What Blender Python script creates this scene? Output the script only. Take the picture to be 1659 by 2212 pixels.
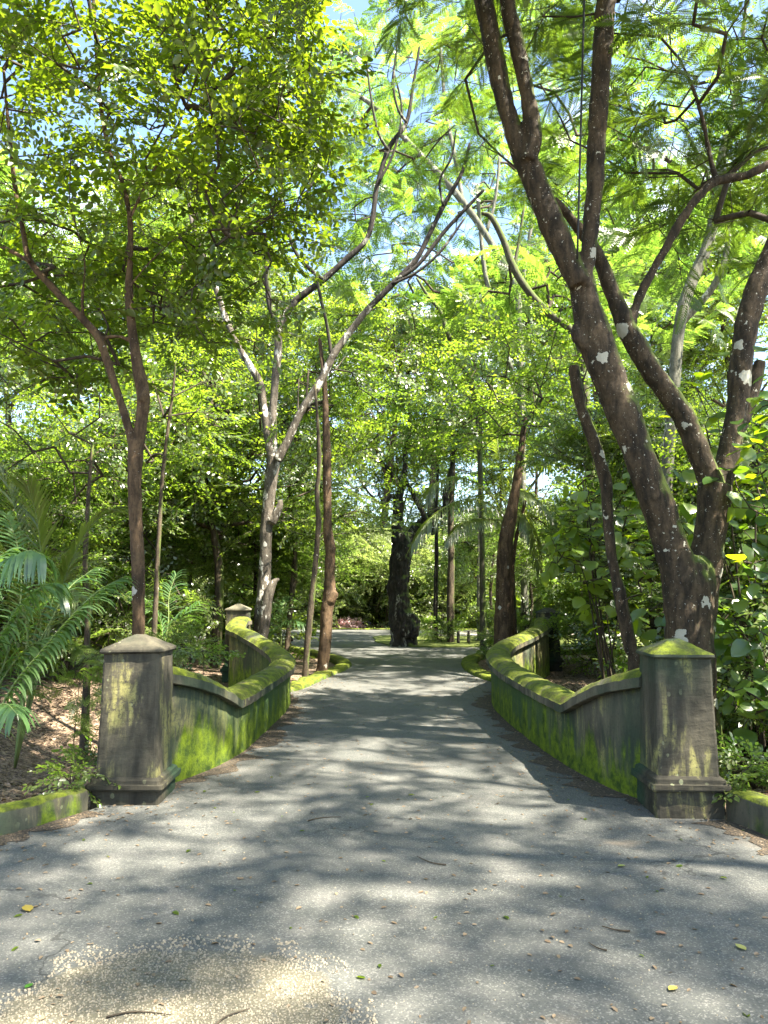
import bpy, math, random
import numpy as np
from mathutils import Vector, Matrix, noise as mnoise

for o in list(bpy.data.objects):
    bpy.data.objects.remove(o)
SC = bpy.context.scene
COL = SC.collection
R = math.radians
rng = np.random.default_rng(7)
random.seed(7)

# ------------------------------------------------------------------ camera
F_O, CX, CY, TILT, EYE = 1626.5, 829.5, 1106.0, R(6.21), 1.6
cam_d = bpy.data.cameras.new('camera')
cam = bpy.data.objects.new('camera', cam_d)
COL.objects.link(cam)
cam.location = (0, 0, EYE)
cam.rotation_euler = (R(90) + TILT, 0, 0)
cam_d.sensor_fit = 'VERTICAL'
cam_d.sensor_height = 36.0
cam_d.lens = 36.0 * F_O / 2212.0
cam_d.clip_start = 0.05
cam_d.clip_end = 2000
SC.camera = cam

# ------------------------------------------------------------------ light
SUN_TO = Vector((0.48, -0.27, 0.84)).normalized()      # towards the sun
elev = math.asin(SUN_TO.z)
az = math.atan2(SUN_TO.x, SUN_TO.y)
world = bpy.data.worlds.new('World')
SC.world = world
world.use_nodes = True
nt = world.node_tree
for n in list(nt.nodes):
    nt.nodes.remove(n)
wo = nt.nodes.new('ShaderNodeOutputWorld')
bg = nt.nodes.new('ShaderNodeBackground')
sky = nt.nodes.new('ShaderNodeTexSky')
sky.sky_type = 'NISHITA'
sky.sun_disc = False
sky.sun_elevation = elev
sky.sun_rotation = az
sky.air_density = 1.0
sky.dust_density = 0.6
sky.ozone_density = 1.0
tc = nt.nodes.new('ShaderNodeTexCoord')
mp = nt.nodes.new('ShaderNodeMapping')
mp.inputs['Scale'].default_value = (1, 1, 2.2)
cn = nt.nodes.new('ShaderNodeTexNoise')
cn.inputs['Scale'].default_value = 2.6
cn.inputs['Detail'].default_value = 7
cn.inputs['Roughness'].default_value = 0.6
cr = nt.nodes.new('ShaderNodeValToRGB')
cr.color_ramp.elements[0].position = 0.53
cr.color_ramp.elements[1].position = 0.70
cm = nt.nodes.new('ShaderNodeMixRGB')
cm.inputs[2].default_value = (7.5, 7.8, 8.2, 1)
nt.links.new(tc.outputs['Generated'], mp.inputs['Vector'])
nt.links.new(mp.outputs[0], cn.inputs['Vector'])
nt.links.new(cn.outputs['Fac'], cr.inputs[0])
nt.links.new(cr.outputs[0], cm.inputs[0])
nt.links.new(sky.outputs[0], cm.inputs[1])
nt.links.new(cm.outputs[0], bg.inputs['Color'])
bg.inputs['Strength'].default_value = 0.08
nt.links.new(bg.outputs[0], wo.inputs[0])

sd = bpy.data.lights.new('sun', 'SUN')
sd.energy = 5.0
sd.angle = R(0.53)
sd.color = (1.0, 0.92, 0.79)
sun = bpy.data.objects.new('sun', sd)
COL.objects.link(sun)
sun.location = (10, 3, 20)
sun.rotation_euler = (-SUN_TO).to_track_quat('-Z', 'Y').to_euler()

SC.view_settings.view_transform = 'Standard'
SC.view_settings.look = 'None'
SC.view_settings.exposure = 2.85
SC.view_settings.gamma = 1.0
SC.view_settings.use_curve_mapping = False
SC.render.engine = 'CYCLES'
cy = SC.cycles
cy.use_denoising = True
cy.max_bounces = 9
cy.diffuse_bounces = 5
cy.glossy_bounces = 2
cy.transmission_bounces = 6
cy.transparent_max_bounces = 4
cy.sample_clamp_indirect = 6.0
cy.caustics_reflective = False
cy.caustics_refractive = False
cy.use_adaptive_sampling = True
cy.adaptive_threshold = 0.015


def P(u, v, Y):
    """a point at depth Y seen along a line of sight (reading aid for sizes)"""
    a = (u - CX) / F_O
    b = -(v - CY) / F_O
    c, s = math.cos(TILT), math.sin(TILT)
    d = Vector((a, c - b * s, s + b * c))
    k = Y / d.y
    return Vector((d.x * k, Y, EYE + d.z * k))


# ------------------------------------------------------------------ helpers
def tag(o, label=None, cat=None, group=None, kind=None):
    if label: o['label'] = label
    if cat: o['category'] = cat
    if group: o['group'] = group
    if kind: o['kind'] = kind
    return o


def empty(name, loc, label, cat, group=None):
    o = bpy.data.objects.new(name, None)
    o.empty_display_size = 0.1
    COL.objects.link(o)
    o.location = loc
    return tag(o, label, cat, group)


def link(name, me, parent=None, world_verts=True):
    o = bpy.data.objects.new(name, me)
    COL.objects.link(o)
    if parent is not None:
        o.parent = parent
        if world_verts:
            p = parent
            off = Vector((0, 0, 0))
            while p is not None:
                off += Vector(p.location)
                p = p.parent
            o.location = -off
    return o


def copy_tree(o, parent=None):
    c = o.copy()
    COL.objects.link(c)
    c.parent = parent
    for ch in [x for x in KIDS.get(o.name, [])]:
        copy_tree(ch, c)
    return c


KIDS = {}


def mesh_quads(name, V, Q, mats, mi=None, tint=None, smooth=False):
    V = np.asarray(V, dtype=np.float32).reshape(-1, 3)
    Q = np.asarray(Q, dtype=np.int32).reshape(-1, 4)
    me = bpy.data.meshes.new(name)
    me.vertices.add(len(V))
    me.vertices.foreach_set('co', V.ravel())
    me.loops.add(len(Q) * 4)
    me.loops.foreach_set('vertex_index', Q.ravel())
    me.polygons.add(len(Q))
    me.polygons.foreach_set('loop_start', np.arange(len(Q), dtype=np.int32) * 4)
    for m in mats:
        me.materials.append(m)
    if mi is not None:
        me.polygons.foreach_set('material_index', np.asarray(mi, dtype=np.int32))
    if smooth:
        me.polygons.foreach_set('use_smooth', np.ones(len(Q), dtype=bool))
    if tint is not None:
        a = me.attributes.new('tint', 'FLOAT', 'POINT')
        a.data.foreach_set('value', np.asarray(tint, dtype=np.float32))
    me.update(calc_edges=True)
    return me


class MB:
    """collects quads, tris and tubes"""
    def __init__(s):
        s.v = []; s.f = []; s.m = []

    def add(s, V, Fs, m=0):
        b = len(s.v)
        s.v += [tuple(x) for x in V]
        s.f += [tuple(b + i for i in f) for f in Fs]
        s.m += [m] * len(Fs)

    def loft(s, rings, cap=True, closed=True, m=0):
        n = len(rings[0]); V = [p for r in rings for p in r]; Fs = []
        for i in range(len(rings) - 1):
            for j in range(n if closed else n - 1):
                k = (j + 1) % n
                Fs.append((i*n+j, i*n+k, (i+1)*n+k, (i+1)*n+j))
        if cap:
            Fs.append(tuple(range(n - 1, -1, -1)))
            Fs.append(tuple((len(rings)-1)*n + j for j in range(n)))
        s.add(V, Fs, m)

    def mesh(s, name, mats, smooth=False, tint=None):
        me = bpy.data.meshes.new(name)
        me.from_pydata(s.v, [], s.f)
        for m in (mats if isinstance(mats, (list, tuple)) else [mats]):
            me.materials.append(m)
        if any(s.m):
            me.polygons.foreach_set('material_index', s.m)
        if smooth:
            me.polygons.foreach_set('use_smooth', [True] * len(me.polygons))
        if tint is not None:
            a = me.attributes.new('tint', 'FLOAT', 'POINT')
            a.data.foreach_set('value', [tint] * len(me.vertices))
        me.update()
        return me


def catmull(pts, per=4):
    P_ = [np.array(p, float) for p in pts]
    P_ = [2*P_[0]-P_[1]] + P_ + [2*P_[-1]-P_[-2]]
    out = []
    for i in range(1, len(P_) - 2):
        a, b, c, d = P_[i-1], P_[i], P_[i+1], P_[i+2]
        for k in range(per):
            t = k / per
            out.append(0.5*((2*b)+(-a+c)*t+(2*a-5*b+4*c-d)*t*t+(-a+3*b-3*c+d)*t**3))
    out.append(P_[-2])
    return np.array(out)


def tube_rings(path, radii, n=10, lump=0.0, ls=2.5, seed=0):
    """rings round a path; path (k,3), radii (k)"""
    path = np.asarray(path, float)
    T = np.gradient(path, axis=0)
    T /= np.linalg.norm(T, axis=1)[:, None] + 1e-9
    ref = np.array((0.13, 1.0, 0.0)) if abs(T[0][1]) < 0.8 else np.array((1.0, 0, 0.1))
    rings = []
    x = np.cross(T[0], ref); x /= np.linalg.norm(x)
    for i in range(len(path)):
        x = x - T[i] * np.dot(x, T[i]); x /= np.linalg.norm(x) + 1e-9
        y = np.cross(T[i], x)
        ring = []
        for j in range(n):
            a = 2*math.pi*j/n
            d = x*math.cos(a) + y*math.sin(a)
            r = radii[i]
            if lump:
                q = path[i] + d*radii[i]
                r *= 1 + lump*mnoise.noise(Vector(q)*ls + Vector((seed*3.1, 0, seed)))
                r *= 1 + lump*0.5*mnoise.noise(Vector(q)*ls*2.7 + Vector((seed, 9, 1)))
            ring.append(path[i] + d*r)
        rings.append(ring)
    return rings


def tube(mb, pts, n=10, per=4, lump=0.0, m=0, cap=True, ls=2.5):
    """pts: (point, radius) pairs, smoothed"""
    arr = np.array([(*p, r) for p, r in pts], float)
    c = catmull(arr, per)
    mb.loft(tube_rings(c[:, :3], np.maximum(c[:, 3], 0.002), n, lump, ls, seed=len(mb.v) % 17), cap=cap, m=m)
    return c


# ------------------------------------------------------------------ materials
def new_mat(name):
    m = bpy.data.materials.new(name)
    m.use_nodes = True
    t = m.node_tree
    for n in list(t.nodes):
        t.nodes.remove(n)
    return m, t


class N:
    """tiny node-writing aid"""
    def __init__(s, t):
        s.t = t
        s.tc = t.nodes.new('ShaderNodeTexCoord')
        s.geo = t.nodes.new('ShaderNodeNewGeometry')

    def new(s, k):
        return s.t.nodes.new(k)

    def set(s, sock, v):
        if hasattr(v, 'links') or isinstance(v, bpy.types.NodeSocket):
            s.t.links.new(v, sock)
        else:
            if sock.type == 'RGBA' and len(v) == 3:
                v = (*v, 1)
            sock.default_value = v

    def map(s, scale=(1, 1, 1), loc=(0, 0, 0)):
        n = s.new('ShaderNodeMapping')
        s.t.links.new(s.tc.outputs['Object'], n.inputs[0])
        n.inputs['Scale'].default_value = scale
        n.inputs['Location'].default_value = loc
        return n.outputs[0]

    def noise(s, scale, detail=4, rough=0.55, vec=None, dist=0.0):
        n = s.new('ShaderNodeTexNoise')
        n.inputs['Scale'].default_value = scale
        n.inputs['Detail'].default_value = detail
        n.inputs['Roughness'].default_value = rough
        n.inputs['Distortion'].default_value = dist
        s.t.links.new(vec if vec is not None else s.tc.outputs['Object'], n.inputs['Vector'])
        return n.outputs['Fac']

    def voro(s, scale, vec=None, feature='F1', out='Distance', rnd=1.0):
        n = s.new('ShaderNodeTexVoronoi')
        n.feature = feature
        n.inputs['Scale'].default_value = scale
        n.inputs['Randomness'].default_value = rnd
        s.t.links.new(vec if vec is not None else s.tc.outputs['Object'], n.inputs['Vector'])
        return n.outputs[out]

    def ramp(s, v, a, b, ca=(0, 0, 0, 1), cb=(1, 1, 1, 1), interp='LINEAR'):
        n = s.new('ShaderNodeMapRange')
        n.interpolation_type = 'SMOOTHSTEP'
        s.set(n.inputs['Value'], v)
        n.inputs['From Min'].default_value = a
        n.inputs['From Max'].default_value = b
        return n.outputs[0]

    def math(s, op, a, b=0.5, clamp=False):
        n = s.new('ShaderNodeMath')
        n.operation = op
        n.use_clamp = clamp
        s.set(n.inputs[0], a)
        s.set(n.inputs[1], b)
        return n.outputs[0]

    def mix(s, f, a, b, blend='MIX'):
        n = s.new('ShaderNodeMixRGB')
        n.blend_type = blend
        s.set(n.inputs[0], f)
        s.set(n.inputs[1], a)
        s.set(n.inputs[2], b)
        return n.outputs[0]

    def sep(s, v):
        n = s.new('ShaderNodeSeparateXYZ')
        s.t.links.new(v, n.inputs[0])
        return n.outputs

    def bump(s, h, strength=0.4, dist=0.02):
        n = s.new('ShaderNodeBump')
        n.inputs['Strength'].default_value = strength
        n.inputs['Distance'].default_value = dist
        s.set(n.inputs['Height'], h)
        return n.outputs[0]

    def out(s, color, rough=0.85, normal=None, spec=0.3):
        b = s.new('ShaderNodeBsdfPrincipled')
        s.set(b.inputs['Base Color'], color)
        s.set(b.inputs['Roughness'], rough)
        b.inputs['Specular IOR Level'].default_value = spec
        if normal is not None:
            s.t.links.new(normal, b.inputs['Normal'])
        o = s.new('ShaderNodeOutputMaterial')
        s.t.links.new(b.outputs[0], o.inputs[0])
        return b


def leaf_mat(name, dark, light, tdark, tlight, trans=0.48, gloss=0.06, grough=0.38):
    m, t = new_mat(name)
    n = N(t)
    at = n.new('ShaderNodeAttribute')
    at.attribute_name = 'tint'
    f = at.outputs['Fac']
    c = n.mix(f, dark, light)
    ct = n.mix(f, tdark, tlight)
    d = n.new('ShaderNodeBsdfDiffuse'); n.set(d.inputs[0], c)
    tr = n.new('ShaderNodeBsdfTranslucent'); n.set(tr.inputs[0], ct)
    mx = n.new('ShaderNodeMixShader'); mx.inputs[0].default_value = trans
    t.links.new(d.outputs[0], mx.inputs[1]); t.links.new(tr.outputs[0], mx.inputs[2])
    g = n.new('ShaderNodeBsdfGlossy'); g.inputs['Roughness'].default_value = grough
    g.inputs['Color'].default_value = (1, 1, 1, 1)
    m2 = n.new('ShaderNodeMixShader'); m2.inputs[0].default_value = gloss
    t.links.new(mx.outputs[0], m2.inputs[1]); t.links.new(g.outputs[0], m2.inputs[2])
    o = n.new('ShaderNodeOutputMaterial')
    t.links.new(m2.outputs[0], o.inputs[0])
    return m


LEAF_OLIVE = leaf_mat('leaf_olive', (.034, .070, .006), (.085, .13, .010), (.13, .21, .006), (.31, .42, .012), .56, gloss=.045)
LEAF_FEATHER = leaf_mat('leaf_feather', (.024, .055, .010), (.07, .12, .016), (.07, .14, .009), (.21, .31, .015), .5, gloss=.045)
LEAF_LIME = leaf_mat('leaf_lime', (.055, .095, .018), (.12, .155, .035), (.12, .27, .020), (.32, .49, .05), .54, gloss=.05)
LEAF_SUNLIT = leaf_mat('leaf_sunlit', (.10, .14, .035), (.17, .205, .07), (.26, .40, .06), (.48, .60, .14), .52, gloss=.05)  # sunlit brightness of the far thicket is put into this paler leaf colour
LEAF_MID = leaf_mat('leaf_mid', (.042, .090, .016), (.11, .155, .028), (.17, .30, .014), (.36, .50, .03), .54, gloss=.06)
LEAF_BROAD = leaf_mat('leaf_broad', (.032, .078, .016), (.10, .16, .022), (.12, .26, .010), (.46, .60, .012), .48, gloss=.055, grough=.33)
LEAF_PALM = leaf_mat('leaf_palm', (.045, .105, .035), (.11, .19, .065), (.10, .24, .02), (.24, .40, .05), .42, gloss=.05, grough=.34)
LEAF_DRY = leaf_mat('leaf_dry', (.08, .052, .03), (.28, .215, .14), (.08, .05, .02), (.2, .14, .05), .2, gloss=.03)
FLOWER = leaf_mat('flower_pink', (.50, .26, .28), (.75, .58, .56), (.4, .1, .12), (.6, .3, .3), .3, gloss=.02)


def bark_mat(name, c1, c2, spot=(.5, .5, .45), spot_amt=0.0, patch_amt=0.0, moss=0.0, scale=1.0, bump=.5):
    m, t = new_mat(name)
    n = N(t)
    v = n.map((6*scale, 6*scale, 1.6*scale))
    a = n.noise(2.0, 6, .65, v, .3)
    col = n.mix(n.ramp(a, .35, .68), c1, c2)
    fine = n.noise(30*scale, 4, .7)
    col = n.mix(n.math('MULTIPLY', n.ramp(fine, .4, .75), .55), col, tuple(x*.45 for x in c1))
    if patch_amt:
        p = n.noise(2.2, 5, .6, n.map((2.2, 2.2, .9), (3, 1, 0)), .2)
        pm = n.ramp(p, .62-patch_amt, .66-patch_amt)
        pm = n.math('MULTIPLY', pm, n.ramp(n.noise(22, 3), .36, .5))
        col = n.mix(pm, col, spot)
    if spot_amt:
        wv = n.new('ShaderNodeVectorMath'); wv.operation = 'ADD'
        nz = n.new('ShaderNodeTexNoise'); nz.inputs['Scale'].default_value = 14
        t.links.new(n.tc.outputs['Object'], nz.inputs['Vector'])
        sc = n.new('ShaderNodeVectorMath'); sc.operation = 'SCALE'; sc.inputs['Scale'].default_value = .16
        nz.inputs['Detail'].default_value = 5
        t.links.new(nz.outputs['Color'], sc.inputs[0])
        t.links.new(n.tc.outputs['Object'], wv.inputs[0]); t.links.new(sc.outputs[0], wv.inputs[1])
        for s_, k in ((3.0, .20), (9, .15), (30, .15)):
            vv = n.new('ShaderNodeTexVoronoi'); vv.inputs['Scale'].default_value = s_
            t.links.new(wv.outputs[0], vv.inputs['Vector'])
            w = n.sep(vv.outputs['Color'])[0]
            thr = n.math('MULTIPLY', w, k*spot_amt*2)
            msk = n.math('LESS_THAN', vv.outputs['Distance'], thr)
            col = n.mix(n.math('MULTIPLY', msk, .9), col, spot)
    if moss:
        nz_ = n.sep(n.geo.outputs['Normal'])
        mm = n.math('ADD', n.math('MULTIPLY', nz_[0], .35), n.math('MULTIPLY', nz_[2], .5))
        mm = n.math('ADD', mm, n.math('SUBTRACT', n.noise(3.5, 5), .52))
        mm = n.ramp(mm, .22-moss*.3, .5-moss*.3)
        col = n.mix(n.math('MULTIPLY', mm, .75), col, (.075, .11, .015))
    h = n.math('ADD', n.math('MULTIPLY', a, 1.0), n.math('MULTIPLY', fine, .4))
    n.out(col, .85, n.bump(h, bump, .03), .25)
    return m


BARK_RED = bark_mat('bark_reddish', (.038, .024, .013), (.125, .080, .042), (.42, .40, .34), .35, 0, .0)
BARK_WHITE = bark_mat('bark_whitened', (.045, .038, .028), (.14, .12, .092), (.46, .44, .38), .4, .055, .0)
BARK_SPOT = bark_mat('bark_spotted', (.018, .0135, .008), (.078, .055, .031), (.36, .35, .28), .62, .0, .16)
BARK_DARK = bark_mat('bark_dark', (.010, .0085, .007), (.042, .034, .027), (.2, .19, .16), .15, .03, .1, bump=.9)
BARK_GREY = bark_mat('bark_grey', (.085, .085, .062), (.19, .185, .145), (.4, .4, .34), .2, .03, .3)
BARK_MOSSY = bark_mat('bark_mossy', (.05, .045, .03), (.11, .10, .07), (.3, .3, .26), .2, 0, 1.0)
BARK_PLAIN = bark_mat('bark_plain', (.032, .025, .016), (.10, .075, .048), (.34, .33, .28), .3, .0, .25)
TWIG = bark_mat('twig_bark', (.035, .028, .018), (.08, .062, .04))


def mat_masonry(name, dark=1.0, moss_low=.5, yellow=.5, up_t=.6, film=.6, green_far=0.0):
    m, t = new_mat(name)
    n = N(t)
    s = n.noise(1.0, 7, .66, n.map((4.5, 4.5, 1.0)), .5)
    s2 = n.noise(1.0, 5, .6, n.map((16, 16, 1.6), (4, 2, 7)))
    big = n.noise(1.3, 4, .5)
    fine = n.noise(45, 4, .7)
    col = n.mix(n.ramp(s, .3, .7), tuple(x*dark for x in (.034, .032, .023)), tuple(x*dark for x in (.110, .098, .066)))
    ym = n.ramp(n.math('ADD', s, n.math('MULTIPLY', n.math('SUBTRACT', big, .5), .9)), .62-.16*yellow, .74-.16*yellow)
    ym = n.math('MULTIPLY', ym, n.math('MULTIPLY', n.ramp(s2, .38, .56), n.ramp(n.noise(26, 5, .75), .36, .52)))
    col = n.mix(n.math('MULTIPLY', ym, .85), col, (.27, .25, .085))
    # pale round lichens
    vd = n.voro(17, n.map((1, 1, .8)))
    vc = n.new('ShaderNodeTexVoronoi'); vc.inputs['Scale'].default_value = 17
    t.links.new(n.map((1, 1, .8)), vc.inputs['Vector'])
    lm = n.math('LESS_THAN', n.math('ADD', vc.outputs['Distance'], n.math('MULTIPLY', fine, .25)),
                n.math('MULTIPLY', n.sep(vc.outputs['Color'])[1], .42))
    lm = n.math('MULTIPLY', lm, n.ramp(big, .48, .6))
    col = n.mix(n.math('MULTIPLY', lm, .7), col, (.24, .25, .14))
    # dark green film
    g = n.ramp(n.noise(.9, 4, .5, n.map((1.3, 1.3, .8), (9, 2, 2))), .45, .62)
    col = n.mix(n.math('MULTIPLY', g, film), col, (.018, .044, .022))
    if green_far:
        yy = n.sep(n.tc.outputs['Object'])[1]
        gf = n.ramp(n.math('ADD', yy, n.math('MULTIPLY', n.noise(1.0, 4, .6, n.map((3, 3, .5))), 1.5)), 7.4, 8.9)
        gf = n.math('MULTIPLY', gf, n.ramp(yy, 13.2, 12.0))
        col = n.mix(n.math('MULTIPLY', gf, green_far), col, (.040, .078, .022))
    # moss climbing from the foot
    z = n.sep(n.tc.outputs['Object'])[2]
    mm = n.math('SUBTRACT', moss_low, z)
    mm = n.math('ADD', mm, n.math('MULTIPLY', n.math('SUBTRACT', n.noise(1, 6, .65, n.map((5, 5, 1.2), (1, 5, 0))), .5), 1.5))
    mm = n.ramp(mm, -.02, .26)
    mc = n.mix(n.ramp(n.noise(9, 5, .7), .3, .7), (.024, .05, .008), (.14, .195, .008))
    col = n.mix(mm, col, mc)
    # moss on upward faces
    nz = n.sep(n.geo.outputs['Normal'])[2]
    up = n.math('ADD', n.math('MULTIPLY', n.ramp(nz, .1, .8), .55), n.math('MULTIPLY', n.math('SUBTRACT', n.noise(2.6, 6, .65), .5), 1.5))
    up = n.math('MULTIPLY', n.ramp(up, up_t-.12, up_t+.10), n.ramp(nz, .15, .5))
    mc2 = n.mix(n.ramp(n.noise(9, 5, .7), .3, .7), (.032, .042, .008), (.15, .185, .008))
    mc2 = n.mix(n.math('MULTIPLY', n.ramp(n.noise(6, 5, .7, n.map((1, 1, 1), (8, 8, 1))), .56, .66), .7), mc2, (.075, .055, .028))
    col = n.mix(n.math('MULTIPLY', up, .9), col, mc2)
    col = n.mix(n.math('MULTIPLY', n.ramp(fine, .5, .8), .5), col, (.02, .02, .015))
    h = n.math('ADD', n.math('MULTIPLY', fine, .5), n.math('MULTIPLY', n.math('ADD', mm, up), n.noise(60, 3)))
    n.out(col, .9, n.bump(h, .55, .012), .25)
    return m


WALL_M = mat_masonry('mossy_plaster', 1.1, .42, 1.35, green_far=.85)
PILLAR_M = mat_masonry('weathered_pillar', .8, -.9, .75, .75)
BASE_M = mat_masonry('dark_pillar_base', .55, -.9, -.2, 1.1, .8)
COPE_M = mat_masonry('mossy_coping', 1.2, -.9, .1, .44)
CAP_DARK = mat_masonry('dark_cap', .75, -.9, -.1, .95, .9)
CAP_MOSS = mat_masonry('mossy_cap', .8, -.9, 0, .50)
CAP_PALE = mat_masonry('pale_cap', 2.2, -.9, 0, .9, .2)
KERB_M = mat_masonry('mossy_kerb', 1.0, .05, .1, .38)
KERB_BRIGHT = mat_masonry('bright_mossy_kerb', 1.3, .2, .1, .2)  # lighter base and more moss than the near kerbs


def mat_road():
    m, t = new_mat('worn_asphalt')
    n = N(t)
    big = n.noise(.55, 5, .6)
    mid = n.noise(3.2, 5, .6)
    sp = n.voro(150, None, 'F1', 'Color')
    spv = n.sep(sp)[0]
    fine = n.noise(160, 3, .7)
    col = n.mix(n.ramp(big, .3, .7), (.058, .062, .055), (.092, .093, .081))
    col = n.mix(n.math('MULTIPLY', n.ramp(mid, .45, .7), .35), col, (.13, .122, .108))
    col = n.mix(n.math('MULTIPLY', n.math('GREATER_THAN', spv, .86), .6), col, (.18, .175, .155))
    col = n.mix(n.math('MULTIPLY', n.math('LESS_THAN', spv, .22), .5), col, (.04, .042, .042))
    # reddish dust spots
    du = n.ramp(n.noise(1.0, 5, .6, n.map((.9, 1.3, 1), (5, 3, 0))), .62, .74)
    col = n.mix(n.math('MULTIPLY', du, .35), col, (.26, .19, .12))
    wv = n.new('ShaderNodeVectorMath'); wv.operation = 'ADD'
    nz = n.new('ShaderNodeTexNoise'); nz.inputs['Scale'].default_value = 5; nz.inputs['Detail'].default_value = 5
    t.links.new(n.tc.outputs['Object'], nz.inputs['Vector'])
    sc = n.new('ShaderNodeVectorMath'); sc.operation = 'SCALE'; sc.inputs['Scale'].default_value = .35
    t.links.new(nz.outputs['Color'], sc.inputs[0])
    t.links.new(n.tc.outputs['Object'], wv.inputs[0]); t.links.new(sc.outputs[0], wv.inputs[1])
    ce = n.voro(.55, wv.outputs[0], 'DISTANCE_TO_EDGE')
    ck = n.math('MULTIPLY', n.math('LESS_THAN', ce, .004), n.ramp(n.noise(.7, 3), .5, .6))
    col = n.mix(n.math('MULTIPLY', ck, .7), col, (.025, .025, .022))
    pt = n.ramp(n.noise(1.7, 3, .5, n.map((1, .6, 1), (11, 4, 0))), .55, .60)
    col = n.mix(n.math('MULTIPLY', pt, .28), col, (.045, .048, .046))
    # worn gravelly patch in the near left
    pos = n.sep(n.tc.outputs['Object'])
    dx = n.math('DIVIDE', n.math('ADD', pos[0], .83), .66)
    dy = n.math('DIVIDE', n.math('SUBTRACT', pos[1], 2.84), .74)
    dd = n.math('ADD', n.math('POWER', n.math('ABSOLUTE', dx), 2.6), n.math('POWER', n.math('ABSOLUTE', dy), 2.6))
    dd = n.math('ADD', dd, n.math('MULTIPLY', n.math('SUBTRACT', n.noise(7, 5, .65), .5), .9))
    pm = n.ramp(n.math('MULTIPLY', dd, -1), -1.12, -.9)
    g1 = n.voro(70, None, 'F1', 'Color')
    gc = n.mix(n.sep(g1)[0], (.12, .102, .066), (.28, .25, .17))
    gc = n.mix(n.ramp(n.voro(70), .25, .55), gc, (.11, .095, .055))
    col = n.mix(n.math('MULTIPLY', n.math('MULTIPLY', pm, n.ramp(n.noise(9, 5, .7), .28, .46)), .68), col, gc)
    vd = n.voro(70)
    h = n.math('ADD', n.math('MULTIPLY', fine, .35), n.math('MULTIPLY', n.math('SUBTRACT', 1.0, vd), n.math('ADD', .35, pm)))
    h = n.math('ADD', h, n.math('MULTIPLY', mid, .5))
    n.out(col, .8, n.bump(h, .7, .006), .35)
    return m


def mat_soil():
    m, t = new_mat('leaf_strewn_soil')
    n = N(t)
    big = n.noise(.8, 5, .6)
    vc = n.sep(n.voro(34, None, 'F1', 'Color'))[0]
    col = n.mix(n.ramp(big, .3, .7), (.075, .052, .036), (.17, .125, .088))
    col = n.mix(n.math('MULTIPLY', n.math('GREATER_THAN', vc, .6), .6), col, (.33, .24, .16))
    col = n.mix(n.math('MULTIPLY', n.math('LESS_THAN', vc, .25), .6), col, (.04, .026, .016))
    n.out(col, .9, n.bump(n.math('ADD', n.voro(34), n.noise(12, 4)), .9, .03), .2)
    return m


ROAD_M = mat_road()
SOIL_M = mat_soil()


def mat_flat(name, c, rough=.8, var=.4, sc=20):
    m, t = new_mat(name)
    n = N(t)
    col = n.mix(n.noise(sc, 4), tuple(x*(1-var) for x in c), tuple(min(1, x*(1+var)) for x in c))
    n.out(col, rough, n.bump(n.noise(sc*2, 3), .3, .01), .3)
    return m


PEBBLE_M = mat_flat('pebble_stone', (.24, .21, .15), .8, .5, 60)
CABLE_M = mat_flat('black_cable', (.015, .015, .015), .5)
TURF_M = mat_flat('mossy_turf', (.085, .105, .02), .9, .8, 3)
PATH_M = mat_flat('pale_path', (.42, .37, .29), .9, .25, 5)
POST_M = mat_flat('dark_post', (.03, .026, .02), .9, .3)

# ------------------------------------------------------------------ ground
LK = [(-1.62, 12.1), (-1.36, 12.8), (-1.22, 13.6), (-1.02, 14.8), (-.82, 15.8), (-.72, 16.9), (-.95, 18.3), (-1.7, 20.4), (-3.0, 22.6), (-5.5, 24.3), (-10, 25.5), (-26, 27)]
RK = [(1.95, 12.6), (2.02, 13.5), (1.82, 14.4), (1.70, 16.0), (1.86, 18.0), (2.35, 19.6), (3.2, 20.6), (6.0, 21.0), (12, 20.8), (28, 20)]
WL = [(-1.90, 6.1), (-1.71, 6.5), (-1.54, 7.0), (-1.44, 7.6), (-1.39, 8.5), (-1.355, 9.5), (-1.34, 10.4), (-1.42, 11.3), (-1.72, 12.1), (-2.15, 12.85), (-2.5, 13.45), (-2.66, 13.95), (-2.62, 14.45)]
WR = [(2.05, 5.72), (1.86, 6.2), (1.70, 7.05), (1.63, 7.8), (1.586, 8.5), (1.55, 9.4), (1.54, 10.4), (1.62, 11.3), (1.9, 12.3), (2.38, 13.4), (2.82, 14.5), (3.18, 15.5), (3.30, 16.1)]
KL = [(-2.20, 5.52), (-2.42, 5.10), (-2.85, 4.62), (-3.7, 4.05), (-6.0, 3.2), (-12.0, 2.2)]
KR = [(2.44, 5.30), (2.60, 4.80), (2.95, 4.30), (3.7, 3.6), (6.0, 2.6), (12.0, 1.6)]
DY = .27
LK, RK, WL, WR, KL, KR = [[(x, y+DY) for x, y in q] for q in (LK, RK, WL, WR, KL, KR)]
ISLE = [(.15, 23.6), (1.2, 23.0), (4, 23.0), (9, 23.1), (28, 23), (30, 27.5), (10, 28.2), (2.5, 28.5), (-.1, 29), (-.35, 26.5)]


def road_outline():
    o = [(x, y) for x, y in reversed(KL)]                    # left near kerb, outside to pillar
    o += [(-2.0, 6.27)] + [(x-.14, y) for x, y in WL[:9]] + LK[0:]
    o += [(-30, 33), (-12, 34.0), (-2, 34.2), (6, 33.6), (30, 32.6)]
    o += [(28, 20)] + list(reversed(RK))[1:]
    o += [(x+.14, y) for x, y in reversed(WR[:9])] + [(2.2, 5.87)]
    o += KR
    o += [(14, -9), (-14, -9)]
    return o


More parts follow.
